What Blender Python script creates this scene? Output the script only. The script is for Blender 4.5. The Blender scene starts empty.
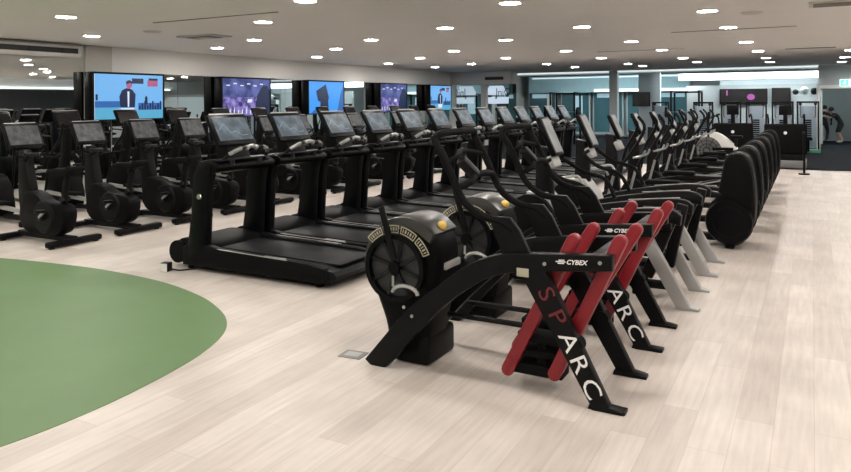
import bpy, bmesh, math, random
from mathutils import Vector, Matrix
random.seed(7)
S = bpy.context.scene
C = S.collection
PI = math.pi

# ------------------------------------------------------------------ materials
def mat(name, col, rough=0.5, metal=0.0, emit=None, es=0.0, spec=0.5, noise=0.0, nscale=20.0, bump=0.0, coat=0.0):
    m = bpy.data.materials.new(name); m.use_nodes = True
    nt = m.node_tree; b = nt.nodes['Principled BSDF']
    b.inputs['Base Color'].default_value = (*col, 1)
    b.inputs['Roughness'].default_value = rough
    b.inputs['Metallic'].default_value = metal
    b.inputs['Specular IOR Level'].default_value = spec
    b.inputs['Coat Weight'].default_value = coat
    if emit:
        b.inputs['Emission Color'].default_value = (*emit, 1)
        b.inputs['Emission Strength'].default_value = es
    if noise or bump:
        tc = nt.nodes.new('ShaderNodeTexCoord'); n = nt.nodes.new('ShaderNodeTexNoise')
        n.inputs['Scale'].default_value = nscale; n.inputs['Detail'].default_value = 4
        nt.links.new(tc.outputs['Object'], n.inputs['Vector'])
        if noise:
            mx = nt.nodes.new('ShaderNodeMix'); mx.data_type = 'RGBA'
            mx.inputs['A'].default_value = (*[max(0, c*(1-noise)) for c in col], 1)
            mx.inputs['B'].default_value = (*[min(1, c*(1+noise)) for c in col], 1)
            nt.links.new(n.outputs['Fac'], mx.inputs['Factor'])
            nt.links.new(mx.outputs['Result'], b.inputs['Base Color'])
        if bump:
            bp = nt.nodes.new('ShaderNodeBump'); bp.inputs['Strength'].default_value = bump; bp.inputs['Distance'].default_value = 0.01
            nt.links.new(n.outputs['Fac'], bp.inputs['Height']); nt.links.new(bp.outputs['Normal'], b.inputs['Normal'])
    return m

def floor_material():
    m = bpy.data.materials.new('pale_plank_vinyl'); m.use_nodes = True
    nt = m.node_tree; b = nt.nodes['Principled BSDF']; N = nt.nodes.new; K = nt.links.new
    tc = N('ShaderNodeTexCoord'); mp = N('ShaderNodeMapping'); mp.inputs['Rotation'].default_value = (0, 0, PI/2)
    K(tc.outputs['Object'], mp.inputs['Vector'])
    br = N('ShaderNodeTexBrick'); br.offset = 0.37; br.offset_frequency = 2
    br.inputs['Scale'].default_value = 1.0; br.inputs['Brick Width'].default_value = 1.25; br.inputs['Row Height'].default_value = 0.19
    br.inputs['Mortar Size'].default_value = 0.0022; br.inputs['Mortar Smooth'].default_value = 0.3; br.inputs['Bias'].default_value = 0.0
    br.inputs['Color1'].default_value = (0.505, 0.449, 0.408, 1); br.inputs['Color2'].default_value = (0.605, 0.550, 0.507, 1)
    br.inputs['Mortar'].default_value = (0.47, 0.41, 0.36, 1)
    K(mp.outputs['Vector'], br.inputs['Vector'])
    mg = N('ShaderNodeMapping'); mg.inputs['Scale'].default_value = (14, 1.1, 1); K(tc.outputs['Object'], mg.inputs['Vector'])
    n1 = N('ShaderNodeTexNoise'); n1.inputs['Scale'].default_value = 2.2; n1.inputs['Detail'].default_value = 6; K(mg.outputs['Vector'], n1.inputs['Vector'])
    n2 = N('ShaderNodeTexNoise'); n2.inputs['Scale'].default_value = 1.7; n2.inputs['Detail'].default_value = 3; K(tc.outputs['Object'], n2.inputs['Vector'])
    r1 = N('ShaderNodeMapRange'); r1.inputs['From Min'].default_value = 0.3; r1.inputs['From Max'].default_value = 0.7; r1.inputs['To Min'].default_value = 0.9; r1.inputs['To Max'].default_value = 1.08
    K(n1.outputs['Fac'], r1.inputs['Value'])
    r2 = N('ShaderNodeMapRange'); r2.inputs['From Min'].default_value = 0.3; r2.inputs['From Max'].default_value = 0.7; r2.inputs['To Min'].default_value = 0.87; r2.inputs['To Max'].default_value = 1.07
    K(n2.outputs['Fac'], r2.inputs['Value'])
    mu = N('ShaderNodeMath'); mu.operation = 'MULTIPLY'; K(r1.outputs['Result'], mu.inputs[0]); K(r2.outputs['Result'], mu.inputs[1])
    vm = N('ShaderNodeVectorMath'); vm.operation = 'SCALE'; K(br.outputs['Color'], vm.inputs[0]); K(mu.outputs['Value'], vm.inputs['Scale'])
    K(vm.outputs['Vector'], b.inputs['Base Color'])
    b.inputs['Roughness'].default_value = 0.42; b.inputs['Specular IOR Level'].default_value = 0.35
    bp = N('ShaderNodeBump'); bp.inputs['Strength'].default_value = 0.08; bp.inputs['Distance'].default_value = 0.004
    K(n1.outputs['Fac'], bp.inputs['Height']); K(bp.outputs['Normal'], b.inputs['Normal'])
    return m

def screen_material(name, a, bcol, es, scale, seed=0.0):
    m = bpy.data.materials.new(name); m.use_nodes = True
    nt = m.node_tree; b = nt.nodes['Principled BSDF']; N = nt.nodes.new; K = nt.links.new
    tc = N('ShaderNodeTexCoord'); mp = N('ShaderNodeMapping'); mp.inputs['Location'].default_value = (seed, seed*2, seed*3)
    n = N('ShaderNodeTexNoise'); n.inputs['Scale'].default_value = scale; n.inputs['Detail'].default_value = 5
    K(tc.outputs['Object'], mp.inputs['Vector']); K(mp.outputs['Vector'], n.inputs['Vector'])
    cr = N('ShaderNodeValToRGB'); cr.color_ramp.elements[0].position = 0.38; cr.color_ramp.elements[1].position = 0.64
    cr.color_ramp.elements[0].color = (*a, 1); cr.color_ramp.elements[1].color = (*bcol, 1)
    K(n.outputs['Fac'], cr.inputs['Fac'])
    b.inputs['Base Color'].default_value = (0.012, 0.012, 0.014, 1); b.inputs['Roughness'].default_value = 0.38; b.inputs['Specular IOR Level'].default_value = 0.3
    K(cr.outputs['Color'], b.inputs['Emission Color']); b.inputs['Emission Strength'].default_value = es
    return m

M = {}
M['floor'] = floor_material()
M['green'] = mat('green_vinyl', (0.118, 0.20, 0.088), 0.5, noise=0.12, nscale=2.0, spec=0.3)
M['carpet'] = mat('charcoal_carpet', (0.010, 0.011, 0.014), 0.95, noise=0.3, nscale=60, spec=0.1)
M['ceiling'] = mat('ceiling_paint', (0.84, 0.82, 0.79), 0.9, noise=0.03, nscale=1.5)
M['white'] = mat('white_wall_paint', (0.86, 0.85, 0.83), 0.85)
M['beige'] = mat('beige_wall_paint', (0.62, 0.60, 0.55), 0.85)
M['grey'] = mat('grey_wall_paint', (0.46, 0.50, 0.51), 0.85)
M['dimgrey'] = mat('dim_grey_wall_paint', (0.25, 0.275, 0.275), 0.85)
M['palegrey'] = mat('pale_grey_wall_paint', (0.36, 0.37, 0.365), 0.85)
M['teal'] = mat('teal_wall_paint', (0.42, 0.60, 0.64), 0.75, noise=0.08, nscale=3)
M['darkteal'] = mat('dark_teal_glass', (0.06, 0.14, 0.16), 0.12, noise=0.35, nscale=1.2)
M['darkwall'] = mat('dark_wall_cladding', (0.022, 0.023, 0.026), 0.5, noise=0.3, nscale=2)
M['mirror'] = mat('mirror_glass', (0.74, 0.78, 0.77), 0.015, metal=1.0)
M['seam'] = mat('mirror_seam', (0.16, 0.16, 0.15), 0.5)
M['black'] = mat('satin_black_metal', (0.0045, 0.0045, 0.005), 0.42, noise=0.15, nscale=30, spec=0.13)
M['plastic'] = mat('black_plastic', (0.0035, 0.0035, 0.004), 0.5, noise=0.2, nscale=80, spec=0.08)
M['gloss'] = mat('gloss_black_plastic', (0.003, 0.003, 0.0038), 0.34, spec=0.11)
M['rubber'] = mat('black_rubber', (0.0048, 0.0048, 0.005), 0.75, bump=0.2, nscale=150, spec=0.1)
M['belt'] = mat('running_belt', (0.008, 0.0082, 0.010), 0.5, noise=0.3, nscale=120, spec=0.2)
M['darkgrey'] = mat('dark_grey_plastic', (0.014, 0.014, 0.015), 0.4, spec=0.2)
M['silver'] = mat('brushed_silver', (0.42, 0.42, 0.42), 0.32, metal=0.75, noise=0.08, nscale=40)
M['silverpaint'] = mat('silver_paint', (0.40, 0.40, 0.39), 0.42, metal=0.35)
M['hood'] = mat('pewter_hood', (0.055, 0.055, 0.055), 0.30, metal=0.5, noise=0.15, nscale=8)
M['chrome'] = mat('polished_metal', (0.75, 0.74, 0.72), 0.14, metal=1.0)
M['red'] = mat('red_paint', (0.22, 0.005, 0.012), 0.45, coat=0.0, noise=0.08, nscale=15)
M['redletter'] = mat('red_lettering', (0.14, 0.010, 0.016), 0.5)
M['whiteletter'] = mat('white_lettering', (0.85, 0.85, 0.85), 0.5)
M['yellow'] = mat('yellow_knob', (0.78, 0.52, 0.10), 0.4)
M['cream'] = mat('cream_decal', (0.42, 0.40, 0.30), 0.5)
M['ac'] = mat('white_enamel', (0.70, 0.69, 0.66), 0.45)
M['bluegrey'] = mat('blue_grey_shroud', (0.30, 0.38, 0.46), 0.45, noise=0.1, nscale=6)
M['greenpaint'] = mat('green_base_paint', (0.10, 0.32, 0.20), 0.5)
M['greybase'] = mat('grey_step_plastic', (0.20, 0.20, 0.20), 0.5)
M['skin'] = mat('skin', (0.52, 0.32, 0.24), 0.55)
M['cloth'] = mat('black_clothing', (0.014, 0.014, 0.017), 0.9)
M['hair'] = mat('dark_hair', (0.012, 0.009, 0.008), 0.55)
M['shoe'] = mat('white_trainer', (0.55, 0.55, 0.55), 0.6)
M['lamp'] = mat('downlight_glow', (1, 1, 1), 0.5, emit=(1.0, 0.943, 0.88), es=198)
M['farfill'] = mat('far_fill_glow', (1, 1, 1), 0.5, emit=(0.82, 0.96, 1.0), es=95)
M['cove'] = mat('cove_glow', (1, 1, 1), 0.5, emit=(0.90, 0.98, 1.0), es=4.2)
M['coveline'] = mat('cove_line_glow', (1, 1, 1), 0.5, emit=(0.86, 0.97, 1.0), es=0.75)
M['bluepanel'] = mat('backlit_window', (0.8, 0.85, 0.9), 0.4, emit=(0.62, 0.76, 0.92), es=0.75)
M['teallight'] = mat('teal_lit_window', (0.3, 0.4, 0.45), 0.4, emit=(0.34, 0.52, 0.60), es=0.6)
M['exitgreen'] = mat('exit_sign_green', (0.05, 0.6, 0.35), 0.4, emit=(0.25, 0.95, 0.70), es=0.9)
M['exitwhite'] = mat('exit_sign_white', (0.9, 0.9, 0.9), 0.4, emit=(0.8, 1.0, 0.92), es=1.1)
M['scr_tread'] = screen_material('treadmill_display', (0.055, 0.075, 0.09), (0.13, 0.17, 0.20), 1.0, 9)
M['scr_bike'] = screen_material('bike_display', (0.035, 0.035, 0.037), (0.10, 0.095, 0.095), 1.0, 12, 3)
M['scr_pale'] = screen_material('pale_display', (0.10, 0.10, 0.095), (0.20, 0.195, 0.185), 1.0, 4, 5)
M['scr_line'] = mat('display_trace', (0.2, 0.3, 0.36), 0.3, emit=(0.11, 0.15, 0.18), es=1.0)
def em(name, c, s=1.0): return mat(name, (0.01, 0.01, 0.012), 0.2, emit=c, es=s)
M['tv_sky'] = em('broadcast_light_blue', (0.17, 0.46, 0.86), 1.0)
M['tv_mid'] = em('broadcast_blue', (0.03, 0.13, 0.42), 1.0)
M['tv_teal'] = em('broadcast_teal', (0.10, 0.40, 0.62), 1.0)
M['tv_navy'] = em('broadcast_navy', (0.006, 0.014, 0.06), 1.0)
M['tv_white'] = em('broadcast_white', (0.72, 0.82, 0.95), 1.0)
M['tv_red'] = em('broadcast_red', (0.42, 0.10, 0.22), 1.0)
M['tv_azure'] = em('broadcast_azure', (0.045, 0.33, 0.92), 1.0)
M['tv_crowd'] = screen_material('broadcast_crowd', (0.015, 0.02, 0.12), (0.34, 0.26, 0.72), 1.0, 7, 1)
M['tv_stage'] = screen_material('broadcast_stage', (0.02, 0.035, 0.16), (0.12, 0.15, 0.42), 1.0, 3, 2)
M['tv_off'] = mat('switched_off_screen', (0.006, 0.005, 0.006), 0.2)
M['magenta'] = em('magenta_glow', (0.55, 0.12, 0.55), 0.8)

# ------------------------------------------------------------------ mesh helpers
class MB:
    def __init__(s): s.bm = bmesh.new(); s.mi = 0; s.mats = []
    def use(s, m):
        if m not in s.mats: s.mats.append(m)
        s.mi = s.mats.index(m); return s
    def _setmi(s, faces):
        for f in faces: f.material_index = s.mi
    def _hull(s, vs, faces, bev=0.0, seg=2, edges=None):
        V = [s.bm.verts.new(v) for v in vs]
        F = [s.bm.faces.new([V[i] for i in f]) for f in faces]
        s._setmi(F)
        bmesh.ops.recalc_face_normals(s.bm, faces=F)
        if bev > 0:
            E = {e for f in F for e in f.edges}
            if edges: E = {e for e in E if edges(e)}
            r = bmesh.ops.bevel(s.bm, geom=list(E), offset=bev, segments=seg, affect='EDGES', clamp_overlap=True, profile=0.5)
            s._setmi(r['faces'])
        return s
    def box(s, c, d, bev=0.0, rot=None, seg=2):
        hx, hy, hz = d[0]/2, d[1]/2, d[2]/2
        R = rot or Matrix.Identity(3)
        vs = [Vector(c) + R @ Vector((x*hx, y*hy, z*hz)) for x in (-1, 1) for y in (-1, 1) for z in (-1, 1)]
        return s._hull(vs, [(0,1,3,2), (4,6,7,5), (0,4,5,1), (2,3,7,6), (0,2,6,4), (1,5,7,3)], bev, seg)
    def bar(s, p, q, w, h, bev=0.0, up=(0, 1, 0)):
        # rectangular bar from p to q: w along `up` (sideways), h across
        p, q = Vector(p), Vector(q); d = q-p; L = d.length; x = d.normalized()
        y = (Vector(up) - x*x.dot(Vector(up))).normalized(); z = x.cross(y)
        R = Matrix((x, y, z)).transposed()
        return s.box((p+q)/2, (L, w, h), bev, R)
    def prism(s, prof, y0, y1, bev=0.0, seg=2):
        n = len(prof)
        vs = [(x, y0, z) for x, z in prof] + [(x, y1, z) for x, z in prof]
        fs = [tuple(range(n)), tuple(range(2*n-1, n-1, -1))] + [(i, (i+1) % n, n+(i+1) % n, n+i) for i in range(n)]
        return s._hull(vs, fs, bev, seg, edges=(lambda e: abs(abs(e.verts[0].co.y-e.verts[1].co.y)) < 1e-6) if bev else None)
    def cyl(s, p, q, r, r2=None, n=14, cap=True):
        p, q = Vector(p), Vector(q); d = (q-p).normalized()
        a = Vector((0, 0, 1)) if abs(d.z) < 0.9 else Vector((1, 0, 0))
        u = d.cross(a).normalized(); v = d.cross(u); r2 = r if r2 is None else r2
        A = [s.bm.verts.new(p + (u*math.cos(t)+v*math.sin(t))*r) for t in [2*PI*i/n for i in range(n)]]
        B = [s.bm.verts.new(q + (u*math.cos(t)+v*math.sin(t))*r2) for t in [2*PI*i/n for i in range(n)]]
        F = [s.bm.faces.new((A[i], A[(i+1) % n], B[(i+1) % n], B[i])) for i in range(n)]
        if cap: F += [s.bm.faces.new(A[::-1]), s.bm.faces.new(B)]
        s._setmi(F); bmesh.ops.recalc_face_normals(s.bm, faces=F)
        return s
    def tube(s, pts, r, n=8, sub=4):
        P = [Vector(p) for p in pts]
        if len(P) > 2 and sub > 1: P = catmull(P, sub)
        rr = r if isinstance(r, (list, tuple)) else [r]*len(P)
        if len(rr) != len(P): rr = [rr[min(len(rr)-1, int(i/(len(P)-1)*(len(rr)-1)+0.5))] for i in range(len(P))]
        rings = []; u = None
        for i, p in enumerate(P):
            d = (P[min(i+1, len(P)-1)] - P[max(i-1, 0)]).normalized()
            if u is None:
                a = Vector((0, 0, 1)) if abs(d.z) < 0.9 else Vector((1, 0, 0)); u = d.cross(a).normalized()
            else: u = (u - d*u.dot(d)).normalized()
            v = d.cross(u)
            rings.append([s.bm.verts.new(p + (u*math.cos(2*PI*k/n)+v*math.sin(2*PI*k/n))*rr[i]) for k in range(n)])
        F = []
        for A, B in zip(rings, rings[1:]):
            F += [s.bm.faces.new((A[k], A[(k+1) % n], B[(k+1) % n], B[k])) for k in range(n)]
        F += [s.bm.faces.new(rings[0][::-1]), s.bm.faces.new(rings[-1])]
        s._setmi(F); bmesh.ops.recalc_face_normals(s.bm, faces=F)
        return s
    def ball(s, c, r, sc=(1, 1, 1), u=14, v=9):
        mtx = Matrix.Translation(Vector(c)) @ Matrix.Diagonal((r*sc[0], r*sc[1], r*sc[2], 1))
        g = bmesh.ops.create_uvsphere(s.bm, u_segments=u, v_segments=v, radius=1, matrix=mtx)
        s._setmi({f for w in g['verts'] for f in w.link_faces}); return s
    def ring(s, c, r0, r1, y0, y1, n=32, axis='y'):
        # annulus extruded along an axis
        def P(r, t, y):
            if axis == 'y': return (c[0]+r*math.cos(t), c[1]+y, c[2]+r*math.sin(t))
            if axis == 'z': return (c[0]+r*math.cos(t), c[1]+r*math.sin(t), c[2]+y)
            return (c[0]+y, c[1]+r*math.cos(t), c[2]+r*math.sin(t))
        T = [2*PI*i/n for i in range(n)]
        q = [[s.bm.verts.new(P(r, t, y)) for t in T] for r, y in ((r0, y0), (r1, y0), (r1, y1), (r0, y1))]
        F = []
        for a in range(4):
            A, B = q[a], q[(a+1) % 4]
            F += [s.bm.faces.new((A[i], A[(i+1) % n], B[(i+1) % n], B[i])) for i in range(n)]
        s._setmi(F); bmesh.ops.recalc_face_normals(s.bm, faces=F); return s
    def poly(s, pts):
        f = s.bm.faces.new([s.bm.verts.new(p) for p in pts]); s._setmi([f]); return s
    def build(s, name, m=None, parent=None, loc=None, smooth=True):
        me = bpy.data.meshes.new(name)
        if smooth:
            for f in s.bm.faces: f.smooth = True
            for e in s.bm.edges:
                if len(e.link_faces) == 2 and e.calc_face_angle(0) > 0.62: e.smooth = False
        s.bm.to_mesh(me); s.bm.free()
        for k in (s.mats or [m]): me.materials.append(M[k])
        o = bpy.data.objects.new(name, me); C.objects.link(o)
        if parent: o.parent = parent
        if loc: o.location = loc
        return o

def catmull(P, sub, closed=False):
    out = []; n = len(P)
    R = range(n) if closed else range(n-1)
    for i in R:
        p1, p2 = P[i], P[(i+1) % n]
        p0 = P[(i-1) % n] if (closed or i > 0) else p1
        p3 = P[(i+2) % n] if (closed or i+2 < n) else p2
        for k in range(sub):
            t = k/sub
            out.append(0.5*((2*p1) + (p2-p0)*t + (2*p0-5*p1+4*p2-p3)*t*t + (3*p1-p0-3*p2+p3)*t*t*t))
    if not closed: out.append(P[-1])
    return out
def smooth2d(pts, sub=4, closed=True):
    return [(v.x, v.y) for v in catmull([Vector((a, b, 0)) for a, b in pts], sub, closed)]

def tag(o, label, cat, group=None):
    o['label'] = label; o['category'] = cat
    if group: o['group'] = group
    return o
def thing(name, label, cat, loc=(0, 0, 0), rz=0, group=None):
    o = bpy.data.objects.new(name, None); C.objects.link(o); o.empty_display_size = 0.2
    o.location = loc; o.rotation_euler = (0, 0, rz)
    return tag(o, label, cat, group)
def struct(o): o['kind'] = 'structure'; return o
KIDS = {}
def dup(root, loc, label, rz=0):
    r = root.copy(); C.objects.link(r); r.location = loc; r.rotation_euler = (0, 0, rz); r['label'] = label
    for ch in list(root.children):
        c = ch.copy(); C.objects.link(c); c.parent = r
        for g in list(ch.children):
            d = g.copy(); C.objects.link(d); d.parent = c
    return r
def text_into(mb, body, size, to3d, bold=0.0):
    cu = bpy.data.curves.new('t', 'FONT'); cu.body = body; cu.size = size; cu.resolution_u = 3
    cu.offset = bold
    o = bpy.data.objects.new('t', cu); C.objects.link(o)
    bpy.context.view_layer.update()
    dg = bpy.context.evaluated_depsgraph_get(); me = o.evaluated_get(dg).to_mesh()
    V = [mb.bm.verts.new(to3d(v.co.x, v.co.y)) for v in me.vertices]
    for p in me.polygons:
        try: f = mb.bm.faces.new([V[i] for i in p.vertices]); f.material_index = mb.mi
        except ValueError: pass
    w = max([v.co.x for v in me.vertices] or [0])
    o.evaluated_get(dg).to_mesh_clear(); bpy.data.objects.remove(o); bpy.data.curves.remove(cu)
    return w
ORD = ['nearest', 'second', 'third', 'fourth', 'fifth', 'sixth', 'seventh', 'eighth', 'ninth', 'tenth', 'eleventh', 'twelfth', 'thirteenth']

# ------------------------------------------------------------------ setting
XW, XR, YN, YF, ZC = -12.9, 6.3, -3.5, 34.2, 2.95
b = MB(); b.box(((XW+XR)/2, (YN+20)/2, -0.05), (XR-XW+0.6, 20.0-YN, 0.1)); struct(b.build('floor', 'floor'))
b = MB(); b.box(((XW+XR)/2, (20+YF)/2, -0.05), (XR-XW+0.6, YF-20+0.4, 0.1)); struct(b.build('floor_carpet', 'carpet'))
pts = [(-10.6, 3.6), (-9.6, 4.4), (-8.15, 4.72), (-7.39, 4.83), (-6.6, 4.89), (-5.66, 4.83), (-4.92, 4.64), (-4.42, 4.40), (-4.11, 4.17), (-3.9, 3.9), (-3.75, 3.55), (-3.66, 3.15), (-3.61, 2.65), (-3.65, 2.11), (-3.85, 1.4), (-4.3, 0.6), (-5.2, -0.2), (-7.0, -0.8), (-9.4, -0.6), (-10.9, 0.6), (-11.3, 2.2)]
g = smooth2d(pts, 5)
b = MB(); n = len(g)
b._hull([(x, y, 0.0) for x, y in g]+[(x, y, 0.003) for x, y in g], [tuple(range(n-1, -1, -1)), tuple(range(n, 2*n))]+[(i, (i+1) % n, n+(i+1) % n, n+i) for i in range(n)])
struct(b.build('floor_green_inlay', 'green'))
b = MB(); b.box(((XW+XR)/2, (YN+28.6)/2, ZC+0.05), (XR-XW+0.6, 28.6-YN, 0.1)); struct(b.build('ceiling', 'ceiling'))
b = MB(); b.box(((XW+XR)/2, (28.6+YF)/2, ZC+0.1), (XR-XW+0.6, YF-28.6+0.4, 0.1)); struct(b.build('ceiling_far', 'grey'))
# walls
b = MB(); b.box((XW-0.16, (YN+YF)/2, 1.5), (0.2, YF-YN, 3.1)); struct(b.build('wall_left', 'beige'))
b = MB(); b.box((XW-0.02, (9.22+9.82)/2, (ZC+1.45)/2), (0.08, 0.6, ZC-1.45)); struct(b.build('trim_1', 'beige'))
b = MB(); b.box((XW-0.005, (9.82+25.6)/2, (2.42+ZC)/2), (0.05, 25.6-9.82, ZC-2.42), 0.0); struct(b.build('wall_left_bulkhead', 'white'))
def mirror(name, y0, y1, z1, k):
    b = MB(); b.box((XW-0.04, (y0+y1)/2, z1/2+0.04), (0.03, y1-y0-0.012, z1-0.08)); struct(b.build(name, 'mirror'))
ys = [YN+0.2, 0.2, 3.4, 6.9, 9.215]
for i in range(4): mirror('mirror_panel', ys[i], ys[i+1], 2.93, i)
mirror('mirror_panel', 9.22, 9.82, 1.44, 0)
mirror('mirror_panel', 26.25, 29.6, 2.7, 0)
mirror('mirror_panel', 29.6, 33.0, 2.7, 0)
ys = [9.83, 11.6, 13.5, 15.4, 17.3, 19.2, 21.1, 23.0, 25.6]
for i in range(8): mirror('mirror_panel', ys[i], ys[i+1], 2.42, i)
b = MB(); b.box((XR+0.1, (YN+24.5)/2, 1.23), (0.2, 24.5-YN, 2.46)); struct(b.build('wall_right', 'darkwall'))
b = MB(); b.box((XR+0.1, (24.5+YF)/2, 1.23), (0.2, YF-24.5, 2.46)); struct(b.build('wall_right_far', 'white'))
b = MB(); b.box((XR-0.04, (YN+YF)/2, 2.49), (0.12, YF-YN-0.2, 0.05)); struct(b.build('trim_9', 'white'))
b = MB(); b.box((XR-0.03, (YN+YF)/2, 2.53), (0.06, YF-YN-0.4, 0.03)); tag(b.build('cove_light', 'cove'), 'long cove light on the ledge of the right wall, seen in the mirrors', 'light strip')
b = MB(); b.box((XR+0.1, (YN+YF)/2, 2.755), (0.2, YF-YN, 0.59)); struct(b.build('wall_right_upper', 'white'))
b = MB(); b.box(((XW+XR)/2, YN-0.1, 1.5), (XR-XW+0.6, 0.2, 3.1)); struct(b.build('wall_front', 'white'))
b = MB(); b.box(((XW+XR)/2, YF+0.1, 1.5), (XR-XW+0.6, 0.2, 3.1)); struct(b.build('wall_back', 'dimgrey'))
# soffit closing the bulkhead, with an air conditioner grille in it
b = MB(); b.box(((XW-10.25)/2, 25.9, (2.44+ZC)/2), (-10.25-XW, 0.55, ZC-2.44)); struct(b.build('trim_2', 'beige'))
b = MB(); b.box((-11.55, 26.0, 1.22), (0.2, 0.25, 2.44)); struct(b.build('trim_3', 'beige'))
# ceiling edge with its light line, and the lit cove of the far end
b = MB(); b.box((-2.5, 28.63, 2.90), (17.3, 0.06, 0.12), 0.0); struct(b.build('trim_4', 'white'))
b = MB(); b.box((-2.5, 28.585, 2.915), (17.3, 0.05, 0.05)); tag(b.build('light_strip', 'coveline'), 'long thin light line along the far edge of the main ceiling', 'light strip')
b = MB(); b.box((2.0, 31.2, 2.44), (XR+8.9-4.6, 0.3, 0.30)); struct(b.build('trim_5', 'grey'))      # bulkhead under the cove
b = MB(); b.box((0.65, 31.5, 2.72), (11.2, 0.08, 0.27), 0.0); tag(b.build('cove_light', 'cove'), 'broad bright cove light glowing over the far right wall', 'light strip')
# far left teal wall: window bays between pillars
b = MB(); b.box((-8.6, 33.6, 2.56), (7.6, 0.5, 0.78)); struct(b.build('wall_back_left_upper', 'teal'))
b = MB(); b.box((-8.5, 33.335, 2.87), (7.4, 0.05, 0.045)); tag(b.build('light_strip', 'coveline'), 'thin pale light line high on the teal wall at the far left', 'light strip')
b = MB(); b.box((-7.0, 33.325, 2.24), (4.2, 0.05, 0.13)); struct(b.build('window_light_band', 'coveline'))  # bright band of window light, its glow put into the material
for i, x in enumerate((-11.9, -10.2, -8.6, -7.0, -5.6)):
    w = 1.45
    b = MB().use('grey'); b.box((x, 33.98, 1.15), (w, 0.1, 2.05)); b.use('darkteal').box((x, 33.92, 1.2), (w-0.12, 0.04, 1.9)); struct(b.build('window_%d' % (i+1)))
    bb = MB(); bb.box((x+0.15, 33.885, 1.55), (w*0.3, 0.02, 0.9)) if i in (1, 3) else bb.box((x, 33.885, 2.0), (w*0.7, 0.02, 0.2))
    struct(bb.build('window_%d_reveal' % (i+1), 'teallight'))  # glowing patch over part of the pane, window light put into its colour
b = MB(); b.box((-7.0, 28.6, 1.5), (0.32, 0.32, 2.9), 0.02); struct(b.build('trim_6', 'grey'))
b = MB(); b.box((-11.45, 33.7, 1.05), (0.2, 0.2, 2.1), 0.02); struct(b.build('trim_7', 'white'))
b = MB(); b.box((-6.0, 30.62, 1.475), (0.9, 0.2, 2.95), 0.02); struct(b.build('trim_8', 'grey'))
# backlit window sign with its lettering
sg = thing('window_sign', 'backlit pale blue window sign with dark curly lettering on the far left wall', 'sign', (-12.2, 28.7, 0.16))
b = MB(); b.prism([(-0.55, 1.88), (0.52, 1.88), (0.33, 2.28), (-0.30, 2.28)], 0, 0.05); b.build('panel', 'bluepanel', sg)
b = MB(); b.box((0.1, 0.02, 1.64), (0.95, 0.05, 0.28)); b.build('lower_panel', 'bluepanel', sg)
b = MB(); text_into(b, 'JniO', 0.42, lambda x, y: (0.0+x*0.95, -0.012, 1.82+y*1.25)); b.build('lettering', 'darkwall', sg)
b = MB(); b.box((-0.5, 0.03, 0.90), (0.06, 0.06, 2.12)); b.build('frame_post', 'black', sg); b = MB(); b.box((0.52, 0.03, 0.90), (0.06, 0.06, 2.12)); b.build('frame_post', 'black', sg)
# right-hand doorway to the stretching room
b = MB(); b.box((0.19, 28.2, 1.12), (0.10, 0.14, 2.24), 0.01); b.box((3.3, 28.2, 2.18), (6.1, 0.14, 0.12)); struct(b.build('door_1_frame', 'white'))
b = MB(); b.box((3.25, 28.3, 2.6), (6.1, 0.10, 0.70)); struct(b.build('wall_back_right_upper', 'grey'))
# wall cladding behind the weights area
b = MB(); b.box((-2.1, 30.9, 1.2), (4.9, 0.12, 2.3)); struct(b.build('wall_back_right', 'palegrey'))

# ------------------------------------------------------------------ ceiling fittings
cols = [
 ('along the mirror wall', [(-11.08, 8.04), (-11.28, 11.21), (-11.38, 14.85), (-11.5, 18.6), (-11.35, 21.4)]),
 ('over the exercise bikes', [(-8.96, 6.11), (-9.28, 10.18), (-9.33, 12.87), (-9.36, 16.78), (-9.5, 20.39)]),
 ('between the bikes and the treadmills', [(-7.11, 7.99), (-7.43, 11.39), (-7.41, 14.93), (-7.41, 18.15), (-7.5, 21.84), (-7.34, 24.39)]),
 ('over the treadmill screens', [(-5.22, 10.2), (-5.24, 12.83), (-5.17, 16.46), (-5.18, 19.72), (-5.29, 23.48), (-5.15, 25.16)]),
 ('over the treadmill deck ends', [(-3.22, 8.04), (-3.27, 11.26), (-3.22, 14.6), (-3.13, 17.45), (-3.21, 21.1), (-3.17, 23.59)]),
 ('over the red armed trainers', [(-1.23, 10.16), (-1.21, 12.66), (-1.19, 16.05), (-1.16, 19.19), (-1.16, 22.55), (-1.17, 25.03)]),
 ('at the right over the walkway', [(0.84, 20.14), (0.84, 23.5), (0.84, 26.3)]),
]
LIGHTS = []
def light_mesh():
    b = MB(); b.ring((0, 0, 0), 0.125, 0.15, -0.005, 0.0, 28, 'z'); o = b.build('ceiling_light', 'ac')
    b = MB(); b.cyl((0, 0, -0.0045), (0, 0, -0.001), 0.1245, 0.1245, n=20); b.build('diffuser', 'lamp', o)
    return o
proto = None
def put_light(x, y, label):
    global proto
    if proto is None:
        proto = light_mesh(); tag(proto, label, 'ceiling light', 'round ceiling downlights'); proto.location = (x, y, ZC)
    else: dup(proto, (x, y, ZC), label)
for where, yy in cols:
    for i, (x, y) in enumerate(yy):
        nm = 'nearest' if i == 0 else ('farthest' if i == len(yy)-1 else ORD[i])
        put_light(x, y, '%s round ceiling downlight in the line of lights %s' % (nm, where))
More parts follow.
